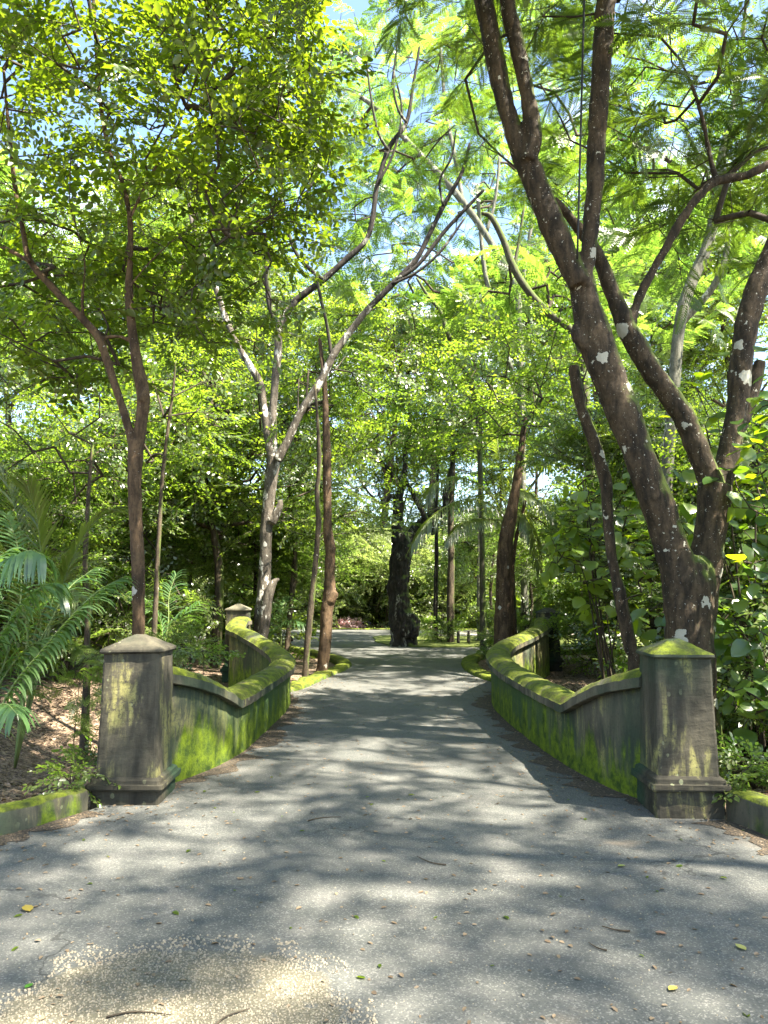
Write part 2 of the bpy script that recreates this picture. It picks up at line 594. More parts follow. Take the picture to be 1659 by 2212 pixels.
def in_poly(x, y, poly):
    c = False
    j = len(poly) - 1
    for i in range(len(poly)):
        xi, yi = poly[i]; xj, yj = poly[j]
        if (yi > y) != (yj > y) and x < (xj-xi)*(y-yi)/(yj-yi)+xi:
            c = not c
        j = i
    return c


ROAD = road_outline()


def dist_poly(x, y, poly):
    best = 1e9
    for i in range(len(poly)):
        ax, ay = poly[i]; bx, by = poly[(i+1) % len(poly)]
        dx, dy = bx-ax, by-ay
        t = max(0, min(1, ((x-ax)*dx+(y-ay)*dy)/(dx*dx+dy*dy+1e-12)))
        best = min(best, math.hypot(x-ax-t*dx, y-ay-t*dy))
    return best


def sm(a, b, x):
    t = max(0, min(1, (x-a)/(b-a)))
    return t*t*(3-2*t)


def hgt(x, y):
    inside = in_poly(x, y, ROAD)
    d = 0 if inside else dist_poly(x, y, ROAD)
    z = -.05
    # a shallow gully on both sides of the bridge
    gy = sm(6.8, 9.0, y)*(1-sm(11.5, 14.5, y))
    gx = 1-sm(4.2, 7.5, abs(x))*.75
    z -= .75*gy*gx*sm(.05, .9, d)
    # ditch by the near left kerb
    z -= .30*sm(.05, .6, d)*(1-sm(1.0, 2.6, d))*(1-sm(6, 8, y))*(1 if x < 0 else .5)
    z += .10*mnoise.noise(Vector((x*.5, y*.5, 0)))*sm(.1, 1, d)
    z += .035*mnoise.noise(Vector((x*2.3, y*2.3, 3)))*sm(.1, .6, d)
    z += sm(6, 26, d)*2.2 + sm(20, 60, d)*3.5
    return z


xs = np.concatenate([np.linspace(-110, -26, 14)[:-1], np.linspace(-26, -8, 28)[:-1], np.linspace(-8, 8, 110)[:-1], np.linspace(8, 26, 28)[:-1], np.linspace(26, 110, 14)])
ys = np.concatenate([np.linspace(-40, 0, 14)[:-1], np.linspace(0, 24, 130)[:-1], np.linspace(24, 50, 34)[:-1], np.linspace(50, 190, 18)])
V = [(x, y, hgt(x, y)) for y in ys for x in xs]
nx = len(xs)
Q = [(j*nx+i, j*nx+i+1, (j+1)*nx+i+1, (j+1)*nx+i) for j in range(len(ys)-1) for i in range(nx-1)]
g = link('ground', mesh_quads('ground', V, Q, [SOIL_M], smooth=True))
tag(g, kind='structure')


def sheet(name, poly, z, mat, thick=0.0):
    import bmesh
    bm = bmesh.new()
    vs = [bm.verts.new((x, y, z)) for x, y in poly]
    f = bm.faces.new(vs)
    if f.normal.z < 0:
        f.normal_flip()
    bmesh.ops.triangulate(bm, faces=[f])
    if thick:
        r = bmesh.ops.extrude_face_region(bm, geom=list(bm.faces))
        for v in [q for q in r['geom'] if isinstance(q, bmesh.types.BMVert)]:
            v.co.z -= thick
        bmesh.ops.recalc_face_normals(bm, faces=bm.faces)
    me = bpy.data.meshes.new(name)
    bm.to_mesh(me); bm.free()
    me.materials.append(mat)
    return me


tag(link('road', sheet('road', ROAD, 0.0, ROAD_M, .04)), kind='structure')
isle_p = [tuple(q) for q in catmull(ISLE + [ISLE[0]], 4)[:-1]]
tag(link('turf_island', sheet('turf_island', [(x+.16*mnoise.noise(Vector((x*2, y*2, 0))), y+.16*mnoise.noise(Vector((x*2, y*2, 5)))) for x, y in isle_p], .035, TURF_M, .08)), kind='structure')


# ------------------------------------------------------------------ swept walls and kerbs
def sweep(name, path, profile, mat, zf=None, lump=0.0, side=1, per=5, base=0.0, smooth=True):
    """profile: (across, up) points; across measured from the road face outwards"""
    c = catmull([(x, y, 0) for x, y in path], per)
    T = np.gradient(c, axis=0); T /= np.linalg.norm(T, axis=1)[:, None]
    L = np.stack([-T[:, 1], T[:, 0], T[:, 2]*0], 1)*side
    rings = []
    for i in range(len(c)):
        top = zf(c[i][1]) if zf else 0
        ring = []
        for a, z in profile:
            q = c[i] + L[i]*a
            zz = (z + top) if z > -50 else z+100
            if zf is None:
                zz = z
            p = Vector((q[0], q[1], zz))
            if lump:
                w = lump*mnoise.noise(p*3.0) + lump*.6*mnoise.noise(p*9.0)
                p += Vector((L[i][0]*w, L[i][1]*w, w*.8))
            ring.append(p)
        rings.append(ring)
    mb = MB()
    mb.loft(rings)
    me = mb.mesh(name, mat, smooth=smooth)
    return me


def interp(tab):
    X = [a for a, b in tab]; Y = [b for a, b in tab]
    return lambda v: float(np.interp(v, X, Y))


def ease(tab, extra):
    f = interp(tab)
    return f


def ramp_up(t):
    t = max(0.0, min(1.0, t))
    return .6*t + .4*math.sin(math.pi/2*t)


def zl(y):     # coping crest height of the left wall
    y -= DY
    if y < 7.35:
        return .625 + .40*ramp_up((7.35-y)/1.25)
    return float(np.interp(y, [7.35, 10.4, 11.3, 12.1, 13.2, 13.9, 14.2, 14.6], [.625, .64, .69, .79, .99, 1.05, 1.16, 1.16]))


def zr(y):
    y -= DY
    if y < 6.92:
        return .645 + .38*ramp_up((6.92-y)/1.2)
    return float(np.interp(y, [6.92, 9.7, 11, 12.3, 14, 15.3, 15.8, 16.3], [.645, .68, .75, .83, .92, 1.0, 1.1, 1.1]))


def relief(o, strength, size, sub=0):
    if sub:
        m = o.modifiers.new('fine', 'SUBSURF'); m.subdivision_type = 'SIMPLE'; m.levels = sub; m.render_levels = sub
    tx = bpy.data.textures.new('relief', 'CLOUDS'); tx.noise_scale = size; tx.noise_depth = 4
    m = o.modifiers.new('relief', 'DISPLACE'); m.texture = tx; m.strength = strength; m.mid_level = .5; m.texture_coords = 'LOCAL'


def bridge_wall(path, zf, side, label):
    p = empty('bridge_wall', (path[6][0], path[6][1], 0), label, 'wall', 'walls of the bridge')
    th = .22
    body = [(0, -99.3-1.2), (0, -99.3-.7), (0.0, -.62), (0, -.3), (0, -.135), (th, -.135), (th, -.3), (th, -.62), (th, -99.3-.7), (th, -99.3-1.2)]
    # body: bottom anchored below the ground, top follows the coping
    c = catmull([(x, y, 0) for x, y in path], 14)
    T = np.gradient(c, axis=0); T /= np.linalg.norm(T, axis=1)[:, None]
    L = np.stack([-T[:, 1], T[:, 0], T[:, 2]*0], 1)*side
    rings, cop, lip = [], [], []
    for i in range(len(c)):
        zt = zf(c[i][1]) - .148
        ring = []
        for a in (0, th):
            zs = np.linspace(-1.3, zt, 12)
            if a:
                zs = zs[::-1]
            for z in zs:
                q = c[i] + L[i]*a
                pp = Vector((q[0], q[1], z))
                w = .010*mnoise.noise(pp*2.2) + .004*mnoise.noise(pp*11)
                ring.append(pp + Vector((L[i][0], L[i][1], 0))*w)
        rings.append(ring)
        prof = [(-.065, -.150), (-.072, -.145), (-.072, -.072), (-.056, -.068), (-.03, -.028), (.03, .0), (.11, .010), (.19, .0), (.25, -.028), (.276, -.068), (.292, -.072), (.292, -.145), (.285, -.150)]
        r2 = []
        for a, z in prof:
            q = c[i] + L[i]*a
            pp = Vector((q[0], q[1], zf(c[i][1]) + z))
            w = .012*mnoise.noise(pp*4.0) + .007*mnoise.noise(pp*15)
            up = 1.0 if z > -.07 else .3
            r2.append(pp + Vector((L[i][0]*w*.5, L[i][1]*w*.5, w*up)))
        cop.append(r2)
    mb = MB(); mb.loft(rings)
    relief(link('wall_body', mb.mesh('wall_body', WALL_M, smooth=True), p), .016, .14)
    mb = MB(); mb.loft(cop)
    o = link('coping', mb.mesh('coping', COPE_M, smooth=True), p)
    npf = 13
    fl = [4 <= (k % npf) <= 8 or 3 == (k % npf) for k in range(len(o.data.polygons))]
    o.data.polygons.foreach_set('use_smooth', fl)
    relief(o, .022, .07)
    return p


bridge_wall(WL, zl, 1, 'low curved bridge wall on the left with bright mossy coping and sunlit green streaks')
bridge_wall(WR, zr, -1, 'low curved bridge wall on the right with mossy coping and pale yellow stains')


def rsq(cx, cy, h, z, rot, bev=.02, nb=3, kx=1.0):
    """rounded-square ring"""
    out = []
    for q in range(4):
        a0 = q*math.pi/2
        cxx, cyy = (h-bev)*(1 if q in (0, 3) else -1), (h-bev)*(1 if q in (0, 1) else -1)
        for k in range(nb):
            a = a0 + (k/(nb-1))*math.pi/2
            x, y = cxx + bev*math.cos(a), cyy + bev*math.sin(a)
            x *= kx
            X = cx + x*math.cos(rot) - y*math.sin(rot)
            Y = cy + x*math.sin(rot) + y*math.cos(rot)
            p = Vector((X, Y, z))
            w = .006*mnoise.noise(p*5)
            out.append(p + Vector((w, w*.7, w)))
    return out


def pillar(cx, cy, rot, h, blk, ledge, label, z0=0.0, s=1.0, capm=None):
    p = empty('gate_pillar', (cx, cy, z0), label, 'pillar', 'pillars at the ends of the bridge walls')
    mb = MB()
    mb.loft([rsq(cx, cy, .265*s, z0-.5, rot), rsq(cx, cy, .262*s, z0+.02, rot), rsq(cx, cy, .26*s, z0+blk, rot)])
    relief(link('plinth', mb.mesh('plinth', BASE_M), p), .02, .09, 4)
    mb = MB()
    a, b = z0+blk+.002, z0+ledge
    mb.loft([rsq(cx, cy, .292*s, a, rot), rsq(cx, cy, .298*s, a+.012, rot), rsq(cx, cy, .296*s, a+(b-a)*.45, rot), rsq(cx, cy, .272*s, a+(b-a)*.5, rot), rsq(cx, cy, .268*s, a+(b-a)*.8, rot), rsq(cx, cy, .24*s, b, rot)])
    relief(link('ledge', mb.mesh('ledge', BASE_M), p), .014, .06, 3)
    mb = MB()
    zt = z0 + h - .15
    mb.loft([rsq(cx, cy, (.236-.018*k/10)*s, z0+ledge-.01 + (zt-z0-ledge+.01)*k/10, rot, .022) for k in range(11)])
    relief(link('shaft', mb.mesh('shaft', PILLAR_M), p), .014, .09, 3)
    mb = MB()
    rings = [rsq(cx, cy, .22*s, zt+.001, rot), rsq(cx, cy, .236*s, zt+.003, rot, .03), rsq(cx, cy, .247*s, zt+.014, rot, .035), rsq(cx, cy, .243*s, zt+.032, rot, .035)]
    for k in range(1, 8):
        f = k/8
        rings.append(rsq(cx, cy, .243*s*(1-f)+.010, zt+.032 + .118*(f**1.04), rot, .03*(1-f)+.004))
    mb.loft(rings)
    o = link('cap', mb.mesh('cap', capm, smooth=True), p)
    relief(o, .014, .07, 2)
    return p


pillar(-1.985, 6.20, 0.02, 1.285, .11, .20, 'large grey pillar standing nearest on the left, edge catching the sun', s=1.0, capm=CAP_DARK)
pillar(2.215, 5.84, -.04, 1.275, .19, .29, 'large dark pillar nearest on the right, with moss on its cap', s=.945, capm=CAP_MOSS)
pillar(-2.88, 15.02, .05, 1.42, .11, .22, 'small distant pillar at the far left end of the bridge, pale cap', s=.98, capm=CAP_PALE)
pillar(3.56, 16.57, -.05, 1.32, .15, .26, 'small dark distant pillar at the far right end, among shrub leaves', s=.98, capm=CAP_DARK)


def kerb(path, w, h, side, label, lump=.02, bev=.04, mat=None):
    prof = [(0, -.25), (0, 0), (.005, h-bev), (bev*.6, h-.008), (w*.5, h+.004), (w-bev*.6, h-.008), (w, h-bev), (w, 0), (w, -.25)]
    me = sweep('kerb', path, prof, mat or KERB_M, None, lump, side, 8)
    o = link('kerb', me)
    tag(o, label, 'kerb', 'mossy kerbs along the road')
    return o


kerb(KL, .17, .17, -1, 'low mossy kerb running left from the nearest left pillar')
kerb(KR, .20, .22, 1, 'low mossy kerb running right from the nearest right pillar')
kerb(LK, .34, .075, 1, 'bright mossy kerb curving around the slim trees beyond the left wall', .03, mat=KERB_BRIGHT)
kerb(RK, .36, .075, -1, 'bright mossy kerb curving round the bed beyond the right wall', .03, mat=KERB_BRIGHT)
kerb([(-30, 33.2), (-12, 34.2), (-2, 34.4), (6, 33.8), (30, 32.8)], .25, .06, 1, 'pale kerb along the far edge of the road where it bends away', .02)

def verge(path, side, w, seed):
    c = catmull([(x, y, 0) for x, y in path], 10)
    T = np.gradient(c, axis=0); T /= np.linalg.norm(T, axis=1)[:, None]
    L = np.stack([-T[:, 1], T[:, 0], T[:, 2]*0], 1)*side
    a, b = [], []
    for k in range(len(c)):
        ww = w*(.25+1.5*max(0, .5+mnoise.noise(Vector((c[k][0]*4, c[k][1]*4, seed)))+.4*mnoise.noise(Vector((c[k][0]*19, c[k][1]*19, seed)))))
        p = c[k]+L[k]*.03; q = c[k]-L[k]*ww
        a.append((p[0], p[1], .004)); b.append((q[0], q[1], .004))
    n_ = len(a)
    me = mesh_quads('dirt_verge', a+b, [[k, k+1, n_+k+1, n_+k] for k in range(n_-1)], [DIRT_M])
    tag(link('dirt_verge', me), kind='structure')


def mat_dirt():
    m, t = new_mat('road_edge_dirt')
    n = N(t)
    vc = n.sep(n.voro(80, None, 'F1', 'Color'))[0]
    col = n.mix(n.noise(5, 5, .7), (.050, .042, .032), (.085, .072, .055))
    col = n.mix(n.math('MULTIPLY', n.math('GREATER_THAN', vc, .75), .6), col, (.16, .12, .08))
    n.out(col, .95, n.bump(n.voro(80), .8, .01), .1)
    return m


DIRT_M = mat_dirt()
verge(WL[:9], 1, .16, 1)
verge(WR[:9], -1, .18, 2)
verge(KL, -1, .16, 3)
verge(KR, 1, .22, 4)

# ------------------------------------------------------------------ foliage templates
def tmpl_leaf_quad(w=.30, h=.10, dr=.08):
    return np.array([(0, 0, 0), (w, .45, h), (0, 1, -dr), (-w, .45, h)]), [[0, 1, 2, 3]]


def tmpl_leaf_hex(w=.27, h=.09, dr=.1):
    return np.array([(0, 0, 0), (w*.85, .24, h*.7), (w*.9, .66, h*.6), (0, 1, -dr), (-w*.9, .66, h*.6), (-w*.85, .24, h*.7)]), [[0, 1, 2, 3], [0, 3, 4, 5]]


def frame(d, up):
    d = np.asarray(d, float); up = np.asarray(up, float)
    d = d/(np.linalg.norm(d, axis=-1, keepdims=True)+1e-9)
    x = np.cross(d, up); x /= np.linalg.norm(x, axis=-1, keepdims=True)+1e-9
    z = np.cross(x, d)
    return np.stack([x, d, z], -1)      # columns


def twig_quads(V, Q, MI, TI, a, b, ra, rb, tin=.5):
    a, b = np.asarray(a, float), np.asarray(b, float)
    M = frame((b-a)[None], np.array([[.1, .2, 1.0]]))[0]
    i0 = len(V)
    for p, r in ((a, ra), (b, rb)):
        for k in range(3):
            an = k*2*math.pi/3
            V.append(p + M[:, 0]*math.cos(an)*r + M[:, 2]*math.sin(an)*r)
            TI.append(tin)
    for k in range(3):
        l = (k+1) % 3
        Q.append([i0+k, i0+l, i0+3+l, i0+3+k]); MI.append(1)


def spray_simple(rs, leaf, leaf_len, step, nside=3, spread=.55, droop=.12, double=False):
    V, Q, MI, TI = [], [], [], []
    LV, LQ = leaf
    segs = [(np.zeros(3), np.array((0, 1, -droop)), .010, .004)]
    for s in range(nside):
        t = .15 + .7*s/max(1, nside-1) if nside > 1 else .4
        sd = 1 if s % 2 else -1
        base = np.array((0, t, -droop*t*t))
        L = spread*(1-.45*t)*rs.uniform(.8, 1.15)
        an = rs.uniform(.55, .95)
        tip = base + np.array((sd*math.sin(an), math.cos(an), rs.uniform(-.25, .12)))*L
        segs.append((base, tip, .006, .003))
    for a, b, ra, rb in segs:
        twig_quads(V, Q, MI, TI, a, b, ra, rb)
        L = np.linalg.norm(b-a); d = (b-a)/L
        n = max(2, int(L/step))
        for k in range(n+1):
            t = (k+.6)/(n+.6)
            p = a + (b-a)*min(1, t)
            for sd in ((1, -1) if double else ((1,) if k % 2 else (-1,))):
                an = rs.uniform(.7, 1.15) if k < n else rs.uniform(-.2, .2)
                side = np.cross(d, (0, 0, 1)); side /= np.linalg.norm(side)
                dd = d*math.cos(an) + side*sd*math.sin(an) + np.array((0, 0, rs.uniform(-.45, .15)))
                up = np.array((rs.normal()*.35, rs.normal()*.35, 1.0))
                M = frame(dd[None], up[None])[0]
                s = leaf_len*rs.uniform(.7, 1.2)
                i0 = len(V)
                tv = rs.uniform(0, 1)
                for q in LV:
                    V.append(p + M @ (q*s)); TI.append(tv)
                for q in LQ:
                    Q.append([i0+i for i in q]); MI.append(0)
    return np.array(V), np.array(Q), np.array(MI), np.array(TI)


def pinnate(rs, n=11, lw=.052, ll=.20):
    """one feather leaf of unit length"""
    V, Q = [], []
    def rach(t):
        return np.array((0, t, -.28*t*t))
    for k in range(n):
        t = .12 + .86*k/(n-1)
        L = ll*(.45+.75*math.sin(math.pi*min(1, (t*.9+.12))))
        p = rach(t)
        for sd in (1, -1):
            an = 1.15 - .35*t
            d = np.array((sd*math.sin(an), math.cos(an), -.18))
            u = np.array((-math.cos(an)*sd, math.sin(an), 0))
            i0 = len(V)
            V += [p, p+d*L*.5+u*lw*.5, p+d*L, p+d*L*.5-u*lw*.5]
            Q.append([i0, i0+1, i0+2, i0+3])
    for k in range(3):
        a, b = rach(k/3), rach((k+1)/3)
        w = np.array((.008, 0, 0))
        i0 = len(V)
        V += [a-w, a+w, b+w, b-w]
        Q.append([i0, i0+1, i0+2, i0+3])
    return np.array(V), Q


def spray_pinnate(rs, nleaf=8, llen=.5, npairs=11, lw=.052, ll=.2):
    V, Q, MI, TI = [], [], [], []
    PV, PQ = pinnate(rs, npairs, lw, ll)
    tip = np.array((0, .8, -.06))
    twig_quads(V, Q, MI, TI, (0, 0, 0), tip, .008, .004)
    for k in range(nleaf):
        t = (k+1)/nleaf
        p = tip*t
        sd = 1 if k % 2 else -1
        an = rs.uniform(.55, 1.05)*(1-.7*(k == nleaf-1))
        d = np.array((sd*math.sin(an), math.cos(an), rs.uniform(-.35, .15)))
        M = frame(d[None], np.array([[rs.normal()*.25, rs.normal()*.25, 1]]))[0]
        s = llen*rs.uniform(.75, 1.15)
        i0 = len(V); tv = rs.uniform(0, 1)
        V += [p + M @ (q*s) for q in PV]
        TI += [tv]*len(PV)
        for q in PQ:
            Q.append([i0+i for i in q]); MI.append(0)
    return np.array(V), np.array(Q), np.array(MI), np.array(TI)


def place(templates, pos, dirs, ups, scl, tint, rs):
    """many sprays -> one vertex / quad / material / tint set"""
    which = rs.integers(0, len(templates), len(pos))
    VV, QQ, MM, TT = [], [], [], []
    off = 0
    M = frame(dirs, ups)
    for w in range(len(templates)):
        idx = np.where(which == w)[0]
        if not len(idx):
            continue
        TV, TQ, TM, TI = templates[w]
        W = np.einsum('nij,kj->nki', M[idx], TV)*scl[idx][:, None, None] + pos[idx][:, None, :]
        k = len(TV)
        VV.append(W.reshape(-1, 3))
        QQ.append((TQ[None]+(np.arange(len(idx))*k)[:, None, None]+off).reshape(-1, 4))
        MM.append(np.tile(TM, len(idx)))
        TT.append(np.clip(TI[None]*.65 + tint[idx][:, None]*.7 - .15, 0, 1).reshape(-1))
        off += k*len(idx)
    return np.concatenate(VV), np.concatenate(QQ), np.concatenate(MM), np.concatenate(TT)


trs = np.random.default_rng(3)
T_BROAD = [spray_simple(trs, tmpl_leaf_hex(.30), .19, .105, 4) for _ in range(4)]
T_SMALL = [spray_simple(trs, tmpl_leaf_quad(.28), .135, .075, 5, .6, double=False) for _ in range(4)]
T_FINE = [spray_simple(trs, tmpl_leaf_quad(.26), .085, .062, 6, .6, double=True) for _ in range(4)]
T_FEATH = [spray_pinnate(trs, 9, .46, 13, .062, .22) for _ in range(4)]
T_FEATH_LO = [spray_pinnate(trs, 9, .5, 7, .13, .24) for _ in range(3)]


CLUMP = [1.0]


def ellipsoid_pts(rs, c, r, n, shell=.0):
    out = []
    while len(out) < n:
        p = rs.uniform(-1, 1, 3)
        q = np.linalg.norm(p)
        if q > 1 or q < shell:
            continue
        # clumping: keep where a low noise is high
        w = np.array(c) + p*np.array(r)
        if mnoise.noise(Vector(w)*.75) < -.10 + .0*q:
            if rs.uniform() < .75*CLUMP[0]:
                continue
        out.append(w)
    return np.array(out)


def grow(skel, targets, rs, rmin=.004, kink=.12, up_bias=.6):
    """joins every spray to the limbs with forked twigs; returns tubes and directions"""
    nodes = [np.array(p, float) for p in skel]
    parent = [-1]*len(nodes)
    cnt = [0]*len(nodes)
    ns = len(nodes)
    base_n = np.array(nodes)
    d0 = np.array([np.min(np.linalg.norm(base_n-t, axis=1)) for t in targets])
    order = np.argsort(d0)
    dirs = np.zeros((len(targets), 3))
    for ti in order:
        t = targets[ti]
        A = np.array(nodes)
        dv = t-A
        d = np.linalg.norm(dv, axis=1)
        pen = d*(1+up_bias*np.clip(-dv[:, 2]/(d+1e-6), 0, 1))
        j = int(np.argmin(pen))
        L = d[j]
        k = max(1, min(6, int(L/.35)))
        prev = j
        for s in range(1, k+1):
            f = s/k
            p = A[j]+(t-A[j])*f + (rs.normal(size=3)*kink*L/k*.5 if s < k else 0)
            p = p + np.array((0, 0, .10*L*math.sin(math.pi*f)))
            nodes.append(p); parent.append(prev); cnt.append(0)
            prev = len(nodes)-1
        dirs[ti] = nodes[prev]-nodes[parent[prev]]
        q = prev
        while q >= ns:
            cnt[q] += 1
            q = parent[q]
    V, Q = [], []
    for i in range(ns, len(nodes)):
        a, b = nodes[parent[i]], nodes[i]
        rb = rmin*math.sqrt(max(1, cnt[i]))
        ra = rb if parent[i] < ns else rmin*math.sqrt(max(1, cnt[parent[i]]))
        ra = min(ra, rb*1.5)
        d = b-a
        if np.linalg.norm(d) < 1e-4:
            continue
        M = frame(d[None], np.array([[.12, .3, 1.0]]))[0]
        i0 = len(V)
        n = 5 if rb > .012 else 4
        for p, r in ((a, ra), (b, rb)):
            for k in range(n):
                an = 2*math.pi*k/n
                V.append(p+M[:, 0]*math.cos(an)*r+M[:, 2]*math.sin(an)*r)
        for k in range(n):
            l = (k+1) % n
            Q.append([i0+k, i0+l, i0+n+l, i0+n+k])
    return V, Q, dirs


def crown(parent, skel, blobs, templates, size, mats, seed, tint=(.2, .8), out_from=None, rmin=.004, flat=.35, name='foliage', twigs=True, up_bias=.6):
    rs = np.random.default_rng(seed)
    pts = np.concatenate([ellipsoid_pts(rs, c, r, n) for c, r, n in blobs])
    tv, tq, dirs = grow(skel, pts, rs, rmin, up_bias=up_bias)
    dirs = dirs/(np.linalg.norm(dirs, axis=1, keepdims=True)+1e-6)
    dirs[:, 2] *= .4
    dirs = dirs + rs.normal(size=dirs.shape)*np.array((.55, .55, .22))
    ups = rs.normal(size=dirs.shape)*flat + np.array((.12, 0, 1))
    scl = size*rs.uniform(.75, 1.25, len(pts))
    tn = np.clip(rs.uniform(tint[0], tint[1], len(pts)), 0, 1)
    V_, Q_, M_, T_ = place(templates, pts, dirs, ups, scl, tn, rs)
    o = link(name, mesh_quads(name, V_, Q_, mats, M_, T_), parent)
    o['kind'] = 'stuff'
    if twigs and len(tv):
        t = link('twigs', mesh_quads('twigs', tv, tq, [mats[1]], smooth=True), parent)
        t['kind'] = 'stuff'
    return o


# ------------------------------------------------------------------ hero trees
def limb(pts, Y, wscale=1.0):
    """pts: (u, v, width_px[, Y]) read off the photograph -> world centre line with radii"""
    out = []
    for q in pts:
        y = q[3] if len(q) > 3 else Y
        p = P(q[0], q[1], y)
        d = math.hypot(p.y, p.x, p.z-EYE)
        out.append(((p.x, p.y, p.z), q[2]*wscale/2*d/F_O*.97))
    return out


W9 = .86


def hero(name, label, limbs, mat, base_extra=.35, voxel=None, sides=12, lump=.10, group=None, cat='tree', disp=.02, flare=1.25):
    (b, r) = limbs[0][0]
    gz = hgt(b[0], b[1])
    root = empty(name, (b[0], b[1], gz), label, cat, group)
    limbs = [list(l) for l in limbs]
    limbs[0] = [((b[0], b[1], min(gz, b[2]-.1)-.12), r*flare*1.1), ((b[0], b[1], min(gz+.1, b[2]-.02)), r*flare)] + limbs[0]
    mb = MB()
    skel = []
    for l in limbs:
        c = tube(mb, l, sides, 5, lump)
        skel += [q[:3] for q in c]
    me = mb.mesh('trunk', mat, smooth=True)
    o = link('trunk', me, root)
    if voxel:
        rm = o.modifiers.new('merge', 'REMESH'); rm.mode = 'VOXEL'; rm.voxel_size = voxel; rm.use_smooth_shade = True
        smo = o.modifiers.new('soft', 'SMOOTH'); smo.iterations = 3; smo.factor = .6
        if disp:
            tx = bpy.data.textures.new('bark_relief', 'CLOUDS'); tx.noise_scale = .16; tx.noise_depth = 3
            dm = o.modifiers.new('relief', 'DISPLACE'); dm.texture = tx; dm.strength = disp; dm.mid_level = .5; dm.texture_coords = 'LOCAL'
    return root, skel


# the leaning spotted tree on the right
T9 = [
    limb([(1488, 1395, 112), (1487, 1330, 108), (1492, 1270, 110), (1494, 1225, 90), (1494, 1200, 50)], 7.65),
    limb([(1484, 1390, 84), (1478, 1310, 92), (1470, 1255, 92), (1456, 1200, 84), (1430, 1120, 80), (1390, 1010, 76), (1352, 905, 80), (1312, 810, 84), (1285, 730, 82), (1262, 640, 68), (1250, 590, 62)], 7.6),
    limb([(1290, 770, 40), (1250, 730, 32), (1246, 700, 20)], 7.55),
    limb([(1255, 615, 56), (1212, 530, 56), (1170, 430, 58), (1134, 340, 56), (1112, 290, 46), (1090, 220, 42), (1066, 110, 42), (1045, 0, 40), (1020, -130, 36), (985, -300, 28)], 7.5),
    limb([(1140, 350, 40), (1152, 300, 38), (1142, 220, 36), (1120, 110, 34), (1096, 0, 33), (1080, -140, 28), (1075, -300, 22)], 7.4),
    limb([(1256, 620, 44), (1268, 565, 38), (1278, 470, 38), (1286, 380, 42), (1290, 290, 42), (1300, 130, 42), (1310, 0, 40), (1322, -150, 34), (1345, -320, 26)], 7.5),
    limb([(1500, 1390, 80), (1506, 1310, 88), (1514, 1255, 88), (1526, 1200, 82), (1538, 1120, 76), (1545, 1045, 78)], 7.8),
    limb([(1545, 1065, 60), (1512, 985, 54), (1478, 900, 54), (1420, 820, 52), (1362, 725, 50), (1336, 665, 44), (1316, 612, 38), (1285, 540, 32), (1240, 480, 26), (1196, 430, 20)], 7.9),
    limb([(1362, 710, 24), (1382, 640, 22), (1430, 550, 21), (1480, 462, 20), (1530, 402, 20), (1570, 386, 20), (1615, 378, 19), (1668, 350, 18), (1760, 300, 14)], 7.9),
    limb([(1548, 392, 14), (1532, 330, 11), (1518, 260, 10), (1500, 200, 9), (1470, 130, 7)], 7.9),
    limb([(1548, 1065, 60), (1572, 990, 54), (1590, 900, 48), (1602, 780, 50), (1625, 655, 50), (1662, 560, 46), (1720, 430, 40), (1790, 250, 32)], 8.0),
    limb([(1580, 960, 34), (1610, 890, 36), (1630, 830, 34), (1642, 780, 26)], 8.2),
]
T9 = [[(p, r*W9) for p, r in l] for l in T9]
t9, sk9 = hero('spotted_tree', 'large leaning tree behind the nearest right pillar, forked bark dotted with white lichen', T9, BARK_SPOT, voxel=.018, sides=14, lump=.12, disp=.03)
c9 = P(1420, 120, 7.8)
crown(t9, sk9, [((3.3, 8.2, 8.3), (3.0, 2.3, 1.9), 195),
                ((1.7, 7.0, 8.0), (1.6, 1.8, 1.0), 80),
                ((4.9, 8.8, 6.9), (1.9, 1.5, 1.3), 100),
                ((.6, 6.4, 8.3), (1.8, 1.6, .8), 55),
                ((4.4, 3.6, 9.8), (3.0, 2.6, .9), 70),
                ((1.2, 9.4, 11.2), (3.2, 3.4, 1.2), 14)],
      T_FEATH, .66, [LEAF_FEATHER, TWIG], 11, (.0, .9), rmin=.0045)

# slim reddish tree on the left
T1 = [
    limb([(298, 1372, 30), (299, 1300, 31), (298, 1200, 34), (292, 1110, 33), (291, 1020, 35), (293, 950, 40)], 8.4),
    limb([(292, 975, 28), (272, 905, 21), (248, 830, 20), (228, 770, 20), (212, 728, 20), (180, 690, 18), (120, 628, 17), (66, 566, 15), (50, 500, 12), (32, 400, 10), (20, 290, 8), (8, 150, 6)], 8.4),
    limb([(66, 566, 10), (20, 540, 10), (-60, 500, 8), (-150, 450, 6)], 8.3),
    limb([(298, 970, 28), (306, 900, 30), (309, 850, 34), (293, 765, 25), (279, 650, 21), (281, 560, 15), (281, 480, 13), (266, 400, 12), (238, 330, 11), (216, 215, 10), (206, 60, 8), (195, -120, 6)], 8.4),
    limb([(214, 732, 9), (236, 728, 9), (258, 727, 8), (278, 735, 9)], 8.4),
    limb([(306, 868, 24), (314, 850, 22), (317, 838, 12)], 8.35),
    limb([(281, 470, 8), (320, 390, 7), (370, 300, 6), (420, 180, 5), (450, 60, 4)], 8.2),
    limb([(279, 620, 6), (330, 560, 5), (400, 500, 4), (480, 460, 4)], 8.0),
    limb([(180, 690, 8), (120, 640, 0.1, 8.6), (60, 690, 4, 8.8)], 8.4)[:1] + limb([(178, 640, 7, 8.3), (182, 560, 5, 8.1), (150, 440, 4, 7.9)], 8.3),
]
T1 = [[(p, r*.86) for p, r in l] for l in T1]
t1, sk1 = hero('broadleaf_tree', 'slim reddish tree rising behind the nearest left pillar under a wide olive crown', T1, BARK_RED, voxel=.012, sides=10, lump=.12, disp=.015)
